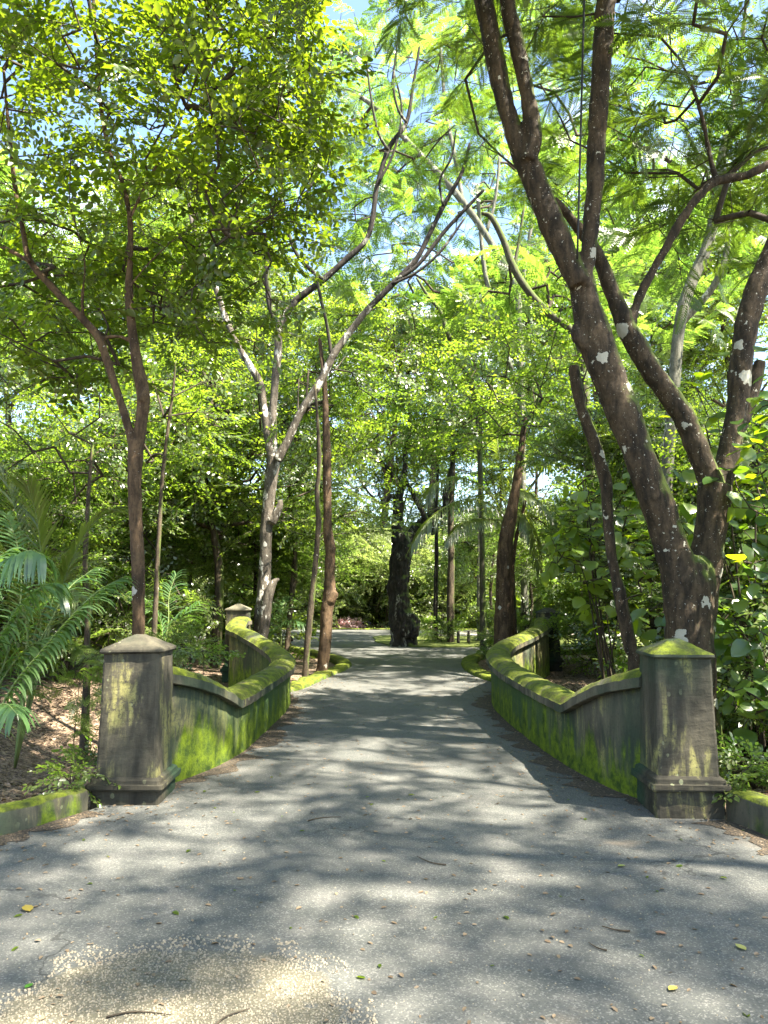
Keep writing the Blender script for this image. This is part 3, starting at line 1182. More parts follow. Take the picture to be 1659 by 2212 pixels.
CLUMP[0] = .25
crown(t1, sk1, [((-2.8, 8.9, 7.2), (2.4, 1.9, 2.3), 380),
                ((-1.6, 8.0, 7.3), (1.0, 1.6, 1.9), 175),
                ((-4.3, 9.4, 5.2), (1.9, 1.4, 1.1), 150),
                ((-3.6, 7.6, 8.5), (2.6, 2.2, 1.4), 230),
                ((-1.9, 8.6, 4.9), (.9, .8, .5), 26)],
      T_BROAD, .50, [LEAF_OLIVE, TWIG], 21, (.0, .9), rmin=.0035, flat=.6)
CLUMP[0] = 1.0

# pale three-limbed tree beyond the left wall
T2 = [
    limb([(560, 1390, 36), (566, 1320, 35), (572, 1240, 32), (575, 1150, 31), (583, 1060, 31), (592, 985, 36)], 15.6),
    limb([(590, 1000, 24), (576, 930, 20), (568, 860, 18), (560, 825, 19), (523, 762, 16), (492, 700, 16), (466, 622, 14), (440, 550, 12), (415, 480, 10), (400, 380, 8)], 15.6),
    limb([(593, 1000, 24), (589, 920, 21), (592, 850, 20), (600, 765, 20), (606, 700, 20), (640, 648, 17)], 15.6),
    limb([(598, 995, 26), (620, 955, 21), (650, 890, 21), (690, 828, 21), (722, 765, 19), (760, 712, 17), (800, 662, 17)], 15.3),
    limb([(586, 1130, 24), (602, 1100, 20), (606, 1080, 14)], 15.5),
    limb([(566, 1385, 30), (572, 1330, 30), (580, 1285, 26), (592, 1258, 18), (604, 1250, 7)], 15.35),
]
T2D = [
    limb([(632, 656, 17), (640, 648, 17), (700, 603, 17), (748, 560, 16), (790, 520, 13), (805, 470, 13), (815, 400, 12), (840, 320, 12), (878, 265, 10), (893, 180, 7), (908, 90, 5)], 15.6),
    limb([(604, 712, 16), (586, 675, 14), (577, 610, 14), (575, 535, 11)], 15.6),
    limb([(698, 604, 11), (680, 590, 11), (645, 555, 10), (622, 500, 10), (608, 440, 9), (605, 350, 10), (612, 270, 10), (600, 190, 8), (650, 80, 6), (668, 0, 4)], 15.5),
    limb([(795, 668, 17), (800, 662, 17), (850, 612, 16), (898, 562, 14), (928, 505, 12), (958, 445, 12), (998, 372, 9), (1015, 310, 6)], 15.3),
    limb([(860, 603, 11), (905, 570, 10), (960, 500, 10), (1005, 452, 9), (1045, 410, 7)], 15.2),
    limb([(716, 768, 10), (706, 700, 9), (692, 640, 9), (684, 595, 8)], 15.3),
    limb([(846, 614, 8), (900, 588, 7), (950, 545, 7), (1005, 470, 5)], 15.0),
    limb([(818, 395, 7), (850, 330, 6), (868, 240, 5), (850, 150, 4)], 15.5),
    limb([(838, 325, 8), (815, 280, 7), (800, 200, 5), (790, 120, 4)], 15.5),
    limb([(878, 265, 7), (858, 230, 6), (850, 170, 5), (862, 60, 3)], 15.4),
    limb([(698, 300, 5), (690, 240, 5), (700, 180, 4), (720, 120, 3)], 15.5),
    limb([(614, 500, 6), (660, 420, 6), (690, 370, 5), (700, 300, 5)], 15.5),
    limb([(958, 445, 7), (950, 390, 6), (975, 340, 5), (985, 280, 3)], 15.2),
]
T2 = [[(p, r*.9) for p, r in l] for l in T2]
T2D = [[(p, r*.85) for p, r in l] for l in T2D]
t2, sk2 = hero('forked_tree', 'pale bark tree beyond the left wall splitting into three long limbs, broken snag low', T2, BARK_WHITE, voxel=.024, sides=10, lump=.10, disp=.02)
for l in T2D:
    mb = MB()
    c = tube(mb, l, 8, 6, .12)
    link('branch', mb.mesh('branch', BARK_DARK, smooth=True), t2)  # dark bark paints in the backlit silhouette look of the upper limbs
    sk2 = sk2 + [q[:3] for q in c]
crown(t2, sk2, [((-1.2, 16.9, 12.0), (3.2, 1.2, 2.4), 90),
                ((1.0, 16.9, 13.5), (2.4, 1.2, 2.0), 55),
                ((-3.8, 16.9, 10.6), (1.5, 1.0, 1.5), 50)],
      T_FEATH_LO, .7, [LEAF_LIME, TWIG], 31, (.1, 1.0), flat=.6, rmin=.004)

# slim dark trunks beside the mossy kerb
t3, sk3 = hero('knotted_tree', 'dark slim tree with two knotted burls standing by the mossy left kerb', [
    limb([(695, 1452, 27), (702, 1390, 27), (706, 1320, 27), (712, 1285, 31), (712, 1240, 23), (714, 1185, 25), (708, 1150, 21), (707, 1080, 20), (706, 1000, 20), (704, 900, 15), (700, 820, 12), (690, 730, 8)], 15.4),
    limb([(712, 1300, 22), (722, 1284, 20), (727, 1278, 13)], 15.35),
    limb([(716, 1190, 18), (724, 1180, 10)], 15.35)], BARK_RED, voxel=.02, disp=.02)
crown(t3, sk3, [((-1.2, 17.3, 6.2), (1.6, 1.2, 1.3), 45)], T_SMALL, .75, [LEAF_MID, TWIG], 41, (0, .55), flat=.9, rmin=.005)
t4, sk4 = hero('thin_tree', 'thin curving tree just left of the knotted tree by the kerb', [
    limb([(659, 1462, 15), (664, 1390, 14), (672, 1310, 14), (680, 1230, 13), (688, 1130, 13), (685, 1060, 11), (690, 1010, 11), (687, 920, 8), (680, 830, 6)], 14.5)], BARK_PLAIN)
crown(t4, sk4, [((-1.9, 16.9, 6.0), (1.2, .8, .9), 24)], T_SMALL, .7, [LEAF_MID, TWIG], 42, (0, .6), flat=.9, rmin=.004)
t5, sk5 = hero('thin_tree', 'thin crooked tree between the pale forked tree and the curving thin tree', [
    limb([(620, 1400, 12), (627, 1320, 12), (636, 1240, 15), (637, 1180, 9), (630, 1100, 9), (626, 1030, 8), (634, 930, 6)], 18.5),
    limb([(631, 1110, 6), (640, 1060, 5), (646, 1000, 4)], 18.5)], BARK_PLAIN)
crown(t5, sk5, [((-2.4, 19.3, 6.2), (2.2, 1.6, 1.4), 60)], T_SMALL, .75, [LEAF_MID, TWIG], 43, (0, .6), flat=.9, rmin=.004)
t6b, sk6b = hero('thin_tree', 'thin pale sapling trunk left of the reddish tree, behind palm fronds', [
    limb([(187, 1480, 15), (188, 1400, 12), (190, 1310, 12), (184, 1220, 11), (188, 1130, 10), (192, 1060, 8), (200, 960, 6)], 11.2)], BARK_PLAIN)
crown(t6b, sk6b, [((-5.6, 12.2, 4.2), (1.7, 1.4, 1.3), 70)], T_SMALL, .65, [LEAF_MID, TWIG], 44, (.1, .8), flat=.9, rmin=.004)
t7b, sk7b = hero('thin_tree', 'thin mottled tree just right of the reddish tree, behind the left pillar', [
    limb([(333, 1372, 12), (337, 1290, 11), (341, 1200, 10), (345, 1130, 9), (350, 1040, 8), (360, 950, 8), (372, 860, 6), (380, 780, 4)], 11.6)], BARK_PLAIN)
crown(t7b, sk7b, [((-4.0, 13.2, 4.7), (1.3, 1.1, 1.2), 55)], T_SMALL, .65, [LEAF_MID, TWIG], 45, (.1, .8), flat=.9, rmin=.004)

# the gnarled dark tree on the turf island
t6, sk6 = hero('gnarled_tree', 'gnarled dark tree with hollow swollen trunk standing at the road bend', [
    limb([(872, 1398, 58), (870, 1370, 56), (865, 1330, 52), (861, 1280, 48), (862, 1235, 46), (868, 1190, 46), (866, 1150, 36)], 23.6),
    limb([(878, 1375, 44), (886, 1350, 44), (886, 1325, 26)], 23.4),
    limb([(862, 1170, 26), (858, 1130, 26), (861, 1085, 24), (862, 1060, 16)], 23.6),
    limb([(852, 1172, 12), (846, 1158, 9)], 23.4),
    limb([(862, 1080, 16), (872, 1040, 14), (876, 980, 12), (886, 900, 9), (880, 830, 6)], 23.6),
    limb([(866, 1060, 10), (840, 1015, 12), (805, 985, 9), (775, 955, 6)], 23.4),
    limb([(856, 1080, 9), (846, 1070, 9), (830, 1086, 8), (816, 1062, 6)], 23.2),
    limb([(872, 1195, 30), (890, 1160, 30), (915, 1130, 30), (945, 1110, 26), (962, 1095, 18), (964, 1060, 14), (978, 1000, 11), (990, 930, 8)], 23.8),
    limb([(922, 1128, 12), (905, 1090, 12), (885, 1055, 11), (874, 1035, 9)], 23.5),
], BARK_DARK, voxel=.035, sides=12, lump=.22, disp=.10, flare=1.12)
crown(t6, sk6, [((.6, 24, 7.2), (3.2, 2.4, 1.6), 75), ((2.2, 24, 9.4), (2.6, 2.4, 1.8), 40)], T_SMALL, 1.0, [LEAF_MID, TWIG], 51, (.1, .8), flat=.9, rmin=.006)

# peeling trunk behind the right wall
t7, sk7 = hero('peeling_tree', 'stout tree with peeling brown bark behind the right wall, beside the palm', [
    limb([(1086, 1412, 44), (1087, 1340, 40), (1088, 1260, 34), (1090, 1190, 32), (1100, 1130, 30), (1110, 1080, 24), (1122, 1000, 18), (1135, 900, 12)], 17.2),
    limb([(1105, 1410, 20), (1106, 1340, 16), (1104, 1280, 12), (1112, 1180, 9), (1135, 1080, 8)], 17.4)], BARK_RED, voxel=.025, disp=.03)
crown(t7, sk7, [((3.2, 17.5, 6.6), (2.6, 2.2, 1.7), 110)], T_SMALL, .85, [LEAF_MID, TWIG], 52, (.05, .7), flat=.9, rmin=.005)

# thin leaning tree in front of the shrubs on the right
t8, sk8 = hero('leaning_tree', 'thin leaning trunk between the right wall and the spotted tree, one white patch', [
    limb([(1372, 1440, 30), (1362, 1400, 29), (1350, 1340, 29), (1334, 1260, 25), (1320, 1190, 22), (1313, 1110, 23), (1308, 1040, 26), (1290, 975, 26), (1268, 915, 25), (1250, 860, 24), (1243, 815, 25), (1240, 790, 22)], 8.3),
    limb([(1250, 850, 9), (1262, 815, 5), (1270, 790, 3)], 8.3)], BARK_SPOT, voxel=.012, sides=10, disp=.02)

# tall pale trees behind
t10, sk10 = hero('tall_grey_tree', 'tall pale grey tree right of centre with crossing limbs reaching left', [
    limb([(1130, 1100, 15), (1128, 900, 15), (1124, 770, 15), (1122, 700, 15), (1114, 620, 15), (1082, 560, 14), (1045, 500, 14), (995, 430, 15), (945, 372, 14), (885, 310, 12), (830, 250, 12), (780, 210, 9), (700, 175, 6)], 24),
    limb([(1105, 800, 10), (1088, 730, 11), (1066, 660, 11), (1050, 600, 10), (1040, 520, 9), (1030, 400, 7)], 24.4),
    limb([(1125, 640, 9), (1140, 540, 8), (1155, 440, 6)], 24),
    limb([(1000, 440, 9), (985, 350, 9), (965, 250, 8), (955, 150, 6), (950, 60, 4)], 24),
    limb([(1050, 505, 8), (1070, 430, 6), (1080, 330, 5)], 24)], BARK_GREY, lump=.06)
crown(t10, sk10, [((2.0, 26, 16.0), (5.5, 1.8, 3.8), 240), ((-1.8, 26, 19.0), (4.0, 1.8, 2.8), 120), ((5.5, 26, 12), (3.0, 1.6, 2.6), 80), ((.5, 26.5, 12.3), (4.5, 1.6, 1.8), 80), ((9.5, 26, 12.5), (3.0, 1.6, 2.6), 70), ((3.0, 25.5, 22.0), (5.0, 2.0, 2.0), 90)], T_FEATH_LO, .95, [LEAF_LIME, TWIG], 61, (.2, 1.0), flat=.6, rmin=.007)
t11, sk11 = hero('mossy_tree', 'mossy green limbed tree seen between the grey tree and the spotted tree', [
    limb([(1290, 1200, 20), (1275, 1000, 20), (1258, 780, 18), (1235, 715, 17), (1180, 672, 16), (1135, 620, 16), (1108, 575, 16), (1088, 520, 14), (1062, 470, 12), (1040, 460, 7)], 19),
    limb([(1110, 580, 8), (1125, 500, 6), (1135, 420, 4)], 19)], BARK_MOSSY, lump=.08)
crown(t11, sk11, [((4.6, 20.6, 9.6), (3.0, 1.4, 2.0), 150)], T_FEATH_LO, .85, [LEAF_LIME, TWIG], 62, (.2, 1.0), flat=.6, rmin=.006)
t12, sk12 = hero('stout_grey_tree', 'thick grey tree far behind on the right with moss and lichen, forking high', [
    limb([(1440, 1100, 25), (1455, 850, 24), (1470, 690, 23), (1498, 600, 23), (1525, 540, 22), (1545, 460, 20), (1552, 390, 19), (1562, 320, 14), (1580, 250, 12), (1600, 130, 8), (1612, 0, 5)], 13),
    limb([(1552, 400, 12), (1590, 350, 10), (1635, 300, 8), (1690, 250, 6)], 13),
    limb([(1545, 420, 10), (1515, 350, 8), (1490, 300, 7), (1470, 250, 5)], 13),
    limb([(1470, 700, 15), (1540, 620, 14), (1570, 540, 11), (1572, 440, 5)], 13.5)], BARK_GREY, lump=.08)
crown(t12, sk12, [((6.0, 13.6, 9.6), (3.2, 2.6, 2.2), 140), ((4.8, 13.8, 12.2), (4.4, 3.0, 1.6), 105)], T_FEATH_LO, .72, [LEAF_LIME, TWIG], 63, (.1, 1.0), flat=.6, rmin=.006)
t13, sk13 = hero('mossy_tree', 'thin mossy limb tree left of the grey tree, bright green upper side', [
    limb([(1040, 1120, 12), (1032, 900, 12), (1010, 812, 12), (985, 770, 12), (966, 715, 11), (950, 670, 9), (925, 640, 7), (900, 600, 5)], 22),
    limb([(985, 770, 6), (1000, 700, 5), (1020, 640, 4)], 22)], BARK_MOSSY, lump=.08)
crown(t13, sk13, [((2.0, 22.5, 7.4), (2.6, 2.2, 1.8), 80)], T_SMALL, 1.0, [LEAF_LIME, TWIG], 64, (.2, 1), flat=.9, rmin=.006)

# trees outside the frame on the right and behind whose crowns shade the road
for k, (x, y, h_, cr_, n_, lb) in enumerate([
        (10.0, 1.6, 17, 4.8, 105, 'high crowned tree on the right bank beyond the frame'),
        (9.5, -4.6, 17, 4.4, 80, 'high crowned tree behind the viewer on the right'),
        (13.5, 8.5, 18, 4.2, 45, 'tall spreading tree deep on the right behind the big leaved shrubs'),
        (4.0, -5.0, 14, 3.6, 40, 'tall tree behind the viewer beside the near road'),
        (-6.8, 1.0, 9, 3.2, 60, 'spreading tree beside the near road on the left')]):
    pts = [((x, y, -.2), .26), ((x-.1, y+.1, 2.5), .2), ((x-.3, y+.1, h_*.4), .17), ((x-.4, y+.2, h_*.7), .11), ((x-.6, y+.2, h_), .03)]
    lims = [pts, [((x-.3, y, h_*.45), .1), ((x+.9, y+.6, h_*.7), .07), ((x+2, y+1.2, h_*.95), .02)], [((x-.3, y, h_*.5), .09), ((x-1.5, y-.9, h_*.75), .06), ((x-2.4, y-1.6, h_*.95), .02)]]
    rt, sk = hero('canopy_tree', lb, lims, BARK_PLAIN, lump=.1)
    crown(rt, sk, [((x-.2, y, h_), (cr_, cr_, h_*.12), int(n_*1.5))], T_SMALL, 1.25, [LEAF_MID, TWIG], 71+k, (.1, .9), flat=.9, rmin=.006)

# ------------------------------------------------------------------ forest behind: prototypes, then copies
def proto(name, seed, H, cr_, zc, nsp, templ, size, leafm, bark, zr_=None, tint=(.1, .9), trunk_r=.12, lean=.5):
    rs = np.random.default_rng(seed)
    root = empty(name, (0, 0, 0), 'x', 'tree')
    mb = MB(); skel = []
    top = np.array((rs.normal()*lean, rs.normal()*lean, H*.85))
    pts = [((0, 0, -.5), trunk_r*1.4), ((0, 0, .1), trunk_r*1.2), tuple([tuple(top*.35+rs.normal(size=3)*.12), trunk_r]), (tuple(top*.7+rs.normal(size=3)*.2), trunk_r*.65), (tuple(top), trunk_r*.25)]
    skel += [q[:3] for q in tube(mb, pts, 8, 4, .1)]
    for k in range(6):
        f = rs.uniform(.35, .75)
        b = top*f
        a = k*1.05+rs.uniform(-.3, .3)
        e = b + np.array((math.cos(a)*cr_*.65, math.sin(a)*cr_*.65, H*.22))
        mid = (b+e)/2 + rs.normal(size=3)*.25
        skel += [q[:3] for q in tube(mb, [(tuple(b), trunk_r*.5), (tuple(mid), trunk_r*.32), (tuple(e), trunk_r*.1)], 6, 4, .1)]
    tr = link('trunk', mb.mesh('trunk', bark, smooth=True), root)
    zr_ = zr_ or H*.3
    blobs = []
    for k in range(7):
        a = rs.uniform(0, 6.28); q = rs.uniform(.15, .75)*cr_
        blobs.append(((math.cos(a)*q, math.sin(a)*q, zc+rs.uniform(-.55, .7)*zr_), (cr_*rs.uniform(.35, .55), cr_*rs.uniform(.35, .55), zr_*rs.uniform(.25, .45)), int(nsp/7)))
    fo = crown(root, skel, blobs, templ, size, [leafm, TWIG], seed+5, tint, rmin=.007, flat=.95)
    KIDS[root.name] = [c for c in bpy.data.objects if c.parent == root]
    return root


PR_TALL = [proto('tall_forest_tree', 101, 14, 3.6, 10.5, 330, T_FEATH_LO, 1.0, LEAF_LIME, BARK_GREY, 3.6, (.2, 1)),
           proto('tall_forest_tree', 102, 13, 3.4, 9.0, 280, T_FINE, 1.1, LEAF_MID, BARK_PLAIN, 3.6, (.2, 1)),
           proto('tall_forest_tree', 103, 15, 3.8, 11.0, 260, T_FINE, 1.15, LEAF_LIME, BARK_PLAIN, 3.6, (.2, 1))]
PR_BUSH = [proto('bushy_tree', 111, 7.0, 2.7, 4.2, 300, T_FINE, .95, LEAF_MID, BARK_PLAIN, 2.6, (.1, .9), .08),
           proto('bushy_tree', 112, 6.5, 2.6, 3.8, 290, T_FINE, .95, LEAF_LIME, BARK_PLAIN, 2.5, (.2, 1), .07),
           proto('bushy_tree', 113, 7.5, 2.6, 4.4, 260, T_SMALL, .82, LEAF_MID, BARK_DARK, 2.8, (.1, .9), .09)]
PR_SHRUB = [proto('forest_shrub', 121, 2.6, 1.4, 1.1, 90, T_SMALL, .75, LEAF_MID, TWIG, 1.0, (.1, .9), .03, .2),
            proto('forest_shrub', 122, 2.3, 1.4, 1.0, 90, T_BROAD, .62, LEAF_MID, TWIG, .95, (.2, 1), .03, .2),
            proto('forest_shrub', 123, 2.4, 1.5, 1.1, 90, T_FINE, .8, LEAF_LIME, TWIG, 1.0, (.2, 1), .03, .2)]
PR_PALE = [proto('thicket_shrub', 131, 2.6, 1.5, 1.1, 130, T_FINE, .7, LEAF_SUNLIT, TWIG, 1.1, (.1, 1), .03, .2),
           proto('pale_bushy_tree', 132, 6.5, 2.6, 3.6, 320, T_FINE, .9, LEAF_SUNLIT, BARK_PLAIN, 2.7, (.1, 1), .07)]
used = set()


def put(protos, i, x, y, s, label, cat, group, rz=None, sz=None, sink=0.0):
    pr = protos[i % len(protos)]
    if pr.name not in used:
        used.add(pr.name)
        c = pr
    else:
        c = copy_tree(pr)
    c.location = (x, y, hgt(x, y)-sink)
    c.rotation_euler = (0, 0, random.uniform(0, 6.28) if rz is None else rz)
    c.scale = (s, s, s*(sz or random.uniform(.9, 1.12)))
    tag(c, label, cat, group)
    return c


MARKS = [(0, 'beyond the left picture edge'), (120, 'behind the low left palm'), (240, 'behind the pale sapling trunk'), (320, 'behind the slim reddish tree'),
         (450, 'right of the thin mottled tree'), (550, 'above the far left pillar'), (640, 'behind the pale forked tree'), (740, 'behind the knotted tree'),
         (840, 'just left of the gnarled tree'), (920, 'behind the gnarled tree'), (1050, 'behind the turf island'), (1150, 'behind the peeling tree'),
         (1250, 'above the far right pillar'), (1350, 'behind the leaning trunk'), (1480, 'behind the spotted tree'), (1600, 'behind the right stem'), (1659, 'at the right picture edge'), (9e9, 'beyond the right picture edge')]
SEEN_LABELS = {}


def where(x, y):
    u = CX+F_O*x/max(y, .1)
    m = next(t for lim, t in MARKS if u < lim)
    row = ['in the nearest row', 'in the second row', 'in the middle distance', 'beyond the road bend', 'farthest back'][sum(y > q for q in (15.5, 20, 28, 40))]
    return m + ' ' + row


def place_label(head, x, y):
    lb = head + ' ' + where(x, y)
    k = SEEN_LABELS.get(lb, 0)
    SEEN_LABELS[lb] = k+1
    return lb if k == 0 else head + ['', ' slightly left', ' slightly right', ' lower', ' higher', ' paler', ' darker', ' smaller'][min(k, 7)] + ' ' + where(x, y)


def clear(x, y, m=.6):
    return not in_poly(x, y, ROAD) and dist_poly(x, y, ROAD) > m


rr = random.Random(5)
i = 0
for Y, step, kinds in ((17, 3.6, 'b'), (21, 3.8, 'bt'), (26, 3.9, 'b'), (30.5, 4.6, 't'), (38.8, 3.2, 'b'), (40, 4.2, 'T'), (43, 3.8, 'b'), (48, 5.5, 't'), (50, 4.4, 'b')):
    half = Y*.53+1
    x = -half
    while x < half:
        xx = x + rr.uniform(-1, 1); yy = Y + rr.uniform(-1.2, 1.2)
        x += step
        if not clear(xx, yy, .9) or (abs(xx-.4) < 2.2 and 20 < yy < 28):
            continue
        if yy < 30 and -1.5 < xx < 2.8:
            continue
        if yy < 22 and 2 < xx < 4.4:
            continue
        if 26 < yy < 42 and kinds == 't' and -7 < xx < 15:
            continue
        side = 'left' if xx < -1 else ('right' if xx > 2 else 'centre')
        for kk in kinds:
            i += 1
            if kk == 't' and yy < 24 and 3 < xx < 13:
                continue
            if yy > 32 and -9 < xx < 9:
                i += (1-i) % 3
            if kk in 'tT':
                put(PR_TALL, i, xx+rr.uniform(-1, 1), yy+.8, rr.uniform(.85, 1.2)*(1.5 if kk == 'T' else 1), place_label(['tall feathery tree', 'tall small leaved tree', 'tall fine leaved tree'][i % 3], xx, yy), 'tree', 'tall trees of the %s background' % side)
            else:
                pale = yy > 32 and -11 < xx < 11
                put([PR_PALE[1]] if pale else PR_BUSH, i, xx, yy, rr.uniform(.85, 1.25), place_label('bushy sunlit pale tree' if pale else ['bushy small leaved tree', 'bushy lime green tree', 'bushy broad leaved tree'][i % 3], xx, yy), 'tree', 'bushy trees of the %s background' % side, sink=.2)

# nearer understorey
for k, (x, y, s, pi) in enumerate([(-7.8, 14.6, .75, 1), (-5.8, 16.4, .8, 1), (-3.4, 20.4, .85, 1), (-9.4, 17.6, .9, 1), (-3.2, 23.6, .9, 1), (5.6, 13.4, .7, 1), (7.4, 16.5, .9, 1), (4.6, 24.8, .7, 1), (4.4, 30.6, .9, 1)]):
    put(PR_BUSH, pi, x, y, s, place_label('bright lime green small tree', x, y), 'tree', 'lime green small trees among the forest')
for k, (x, y, s) in enumerate([(-6.8, 13.2, .8), (-6.2, 14.8, .75), (-8.5, 11.5, .8), (-9.2, 15.0, 1.0), (6.2, 11.5, .75), (5.6, 15.5, .85), (8.5, 13.5, .95), (7.4, 9.0, .75), (5.2, 19.0, .8)]):
    put(PR_BUSH, k+1, x, y, s, place_label('low bushy tree', x, y), 'tree', 'low bushy trees of the %s bank' % ('left' if x < 0 else 'right'))
k = 0
for Y, step in ((12.6, 1.5), (15, 1.7), (19, 2.0), (24.8, 2.2), (30, 2.2), (35.4, 1.9), (37.5, 2.2), (41, 2.6)):
    x = -Y*.58
    while x < Y*.58:
        xx = x+rr.uniform(-.5, .5); yy = Y+rr.uniform(-.7, .7)
        x += step
        if abs(xx+1.6) < 1.9 and 34 < yy < 36.8:
            continue
        if not clear(xx, yy, 1.1) or in_poly(xx, yy, ISLE) or (yy < 16 and abs(xx) < 4.7) or (yy < 13.9 and -9 < xx < 0) or (yy > 22 and yy < 32 and xx > 0 and xx < 9):
            continue
        k += 1
        sd_ = 'left' if xx < 0 else 'right'
        put(PR_SHRUB, k, xx, yy, rr.uniform(.7, 1.15)*(1.15 if Y > 30 else 1), place_label(['small leaved shrub', 'broad leaved shrub', 'lime green shrub'][k % 3], xx, yy), 'shrub', 'undergrowth shrubs %s %s' % (sd_, 'far' if yy > 22 else 'near'))

# sunlit thicket stepping down to the far edge of the road
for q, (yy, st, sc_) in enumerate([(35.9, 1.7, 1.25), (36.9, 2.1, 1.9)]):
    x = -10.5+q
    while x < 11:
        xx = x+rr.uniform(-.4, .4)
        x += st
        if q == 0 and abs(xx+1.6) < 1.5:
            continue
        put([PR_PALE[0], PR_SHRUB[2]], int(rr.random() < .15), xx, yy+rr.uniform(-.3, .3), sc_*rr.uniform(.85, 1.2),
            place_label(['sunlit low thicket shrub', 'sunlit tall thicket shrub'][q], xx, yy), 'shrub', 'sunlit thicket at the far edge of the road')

# far wood closing the view: one mass
rs = np.random.default_rng(200)
n = 2300
ang = rs.uniform(-.85, .85, n)
rad = rs.uniform(56, 66, n)
pos = np.stack([np.sin(ang)*rad, np.cos(ang)*rad, 2+rs.uniform(0, 1, n)**1.2*27], 1)
dr = rs.normal(size=(n, 3))*np.array((1, 1, .3))
up = rs.normal(size=(n, 3))*.4+np.array((0, 0, 1))
V_, Q_, M_, T_ = place([T_SMALL[0], T_SMALL[1]], pos, dr, up, rs.uniform(2.0, 3.4, n), rs.uniform(0, 1, n), rs)
o = link('far_woods', mesh_quads('far_woods', V_, Q_, [LEAF_MID, TWIG], M_, T_))
tag(o, 'distant wood closing the view behind all the trees', 'woods', kind='stuff')

# ------------------------------------------------------------------ palms
LEAF_FROND = leaf_mat('leaf_frond_olive', (.055, .085, .015), (.115, .15, .035), (.16, .24, .014), (.38, .46, .05), .52, gloss=.05)


def strip(V, Q, p0, d, L, w, droop, nrm, seg=4):
    """one drooping blade"""
    d = np.asarray(d, float); d /= np.linalg.norm(d)
    p = np.array(p0, float)
    side = np.cross(d, nrm); side /= np.linalg.norm(side)+1e-9
    i0 = len(V)
    for k in range(seg+1):
        t = k/seg
        ww = w*(.55+1.2*t-1.72*t*t) if t < 1 else w*.03
        ww = max(ww, w*.05)
        V.append(p - side*ww); V.append(p + side*ww)
        d = d + np.array((0, 0, -1))*droop/seg*(1+t)
        d /= np.linalg.norm(d)
        p = p + d*L/seg
    for k in range(seg):
        a = i0+2*k
        Q.append([a, a+1, a+3, a+2])


def frond(root, pts, pairs, L, w, seed, droop=.9, tint=.5, separate=False, ang=1.0, start=.12, lift=.15, rr_=.014, mat=None):
    rs = np.random.default_rng(seed)
    c = catmull(np.array([tuple(p) for p in pts]), 8)
    mb = MB()
    n = len(c)
    rad = [rr_*(1-.8*i_/(n-1)) for i_ in range(n)]
    mb.loft(tube_rings(c, rad, 5))
    fr = link('frond', mb.mesh('frond', [STALK_M], smooth=True), root)
    T = np.gradient(c, axis=0); T /= np.linalg.norm(T, axis=1)[:, None]
    allV, allQ, allT = [], [], []
    for k in range(pairs):
        t = start + (1-start)*(k+.5)/pairs
        f = t*(n-1); i_ = int(f); a = f-i_
        p = c[i_]*(1-a)+c[min(n-1, i_+1)]*a
        tt = T[i_]
        side = np.cross(tt, (0, 0, 1)); side /= np.linalg.norm(side)+1e-9
        for sd in (1, -1):
            an = ang*(1-.62*t**3) + rs.normal()*.05
            ll = L*(.55+.6*math.sin(math.pi*min(1, .12+t*.86)))*rs.uniform(.9, 1.08)
            d = tt*math.cos(an) + side*sd*math.sin(an) + np.array((0, 0, lift))
            V, Q = [], []
            strip(V, Q, p, d, ll, w*rs.uniform(.85, 1.1), droop*rs.uniform(.8, 1.25), np.array((rs.normal()*.15, rs.normal()*.15, 1.0)) + side*sd*.3)
            tv = np.clip(tint+rs.normal()*.18, 0, 1)
            if separate:
                me = mesh_quads('leaflet', V, Q, [LEAF_PALM], None, [tv]*len(V), smooth=True)
                link('leaflet', me, fr)
            else:
                b = len(allV)
                allV += V; allQ += [[x+b for x in q] for q in Q]; allT += [tv]*len(V)
    if not separate:
        o = link('leaflets', mesh_quads('leaflets', allV, allQ, [mat or LEAF_PALM], None, allT, smooth=True), fr)
        o['kind'] = 'stuff'
    return fr


STALK_M = mat_flat('palm_stalk', (.13, .17, .05), .6, .3)

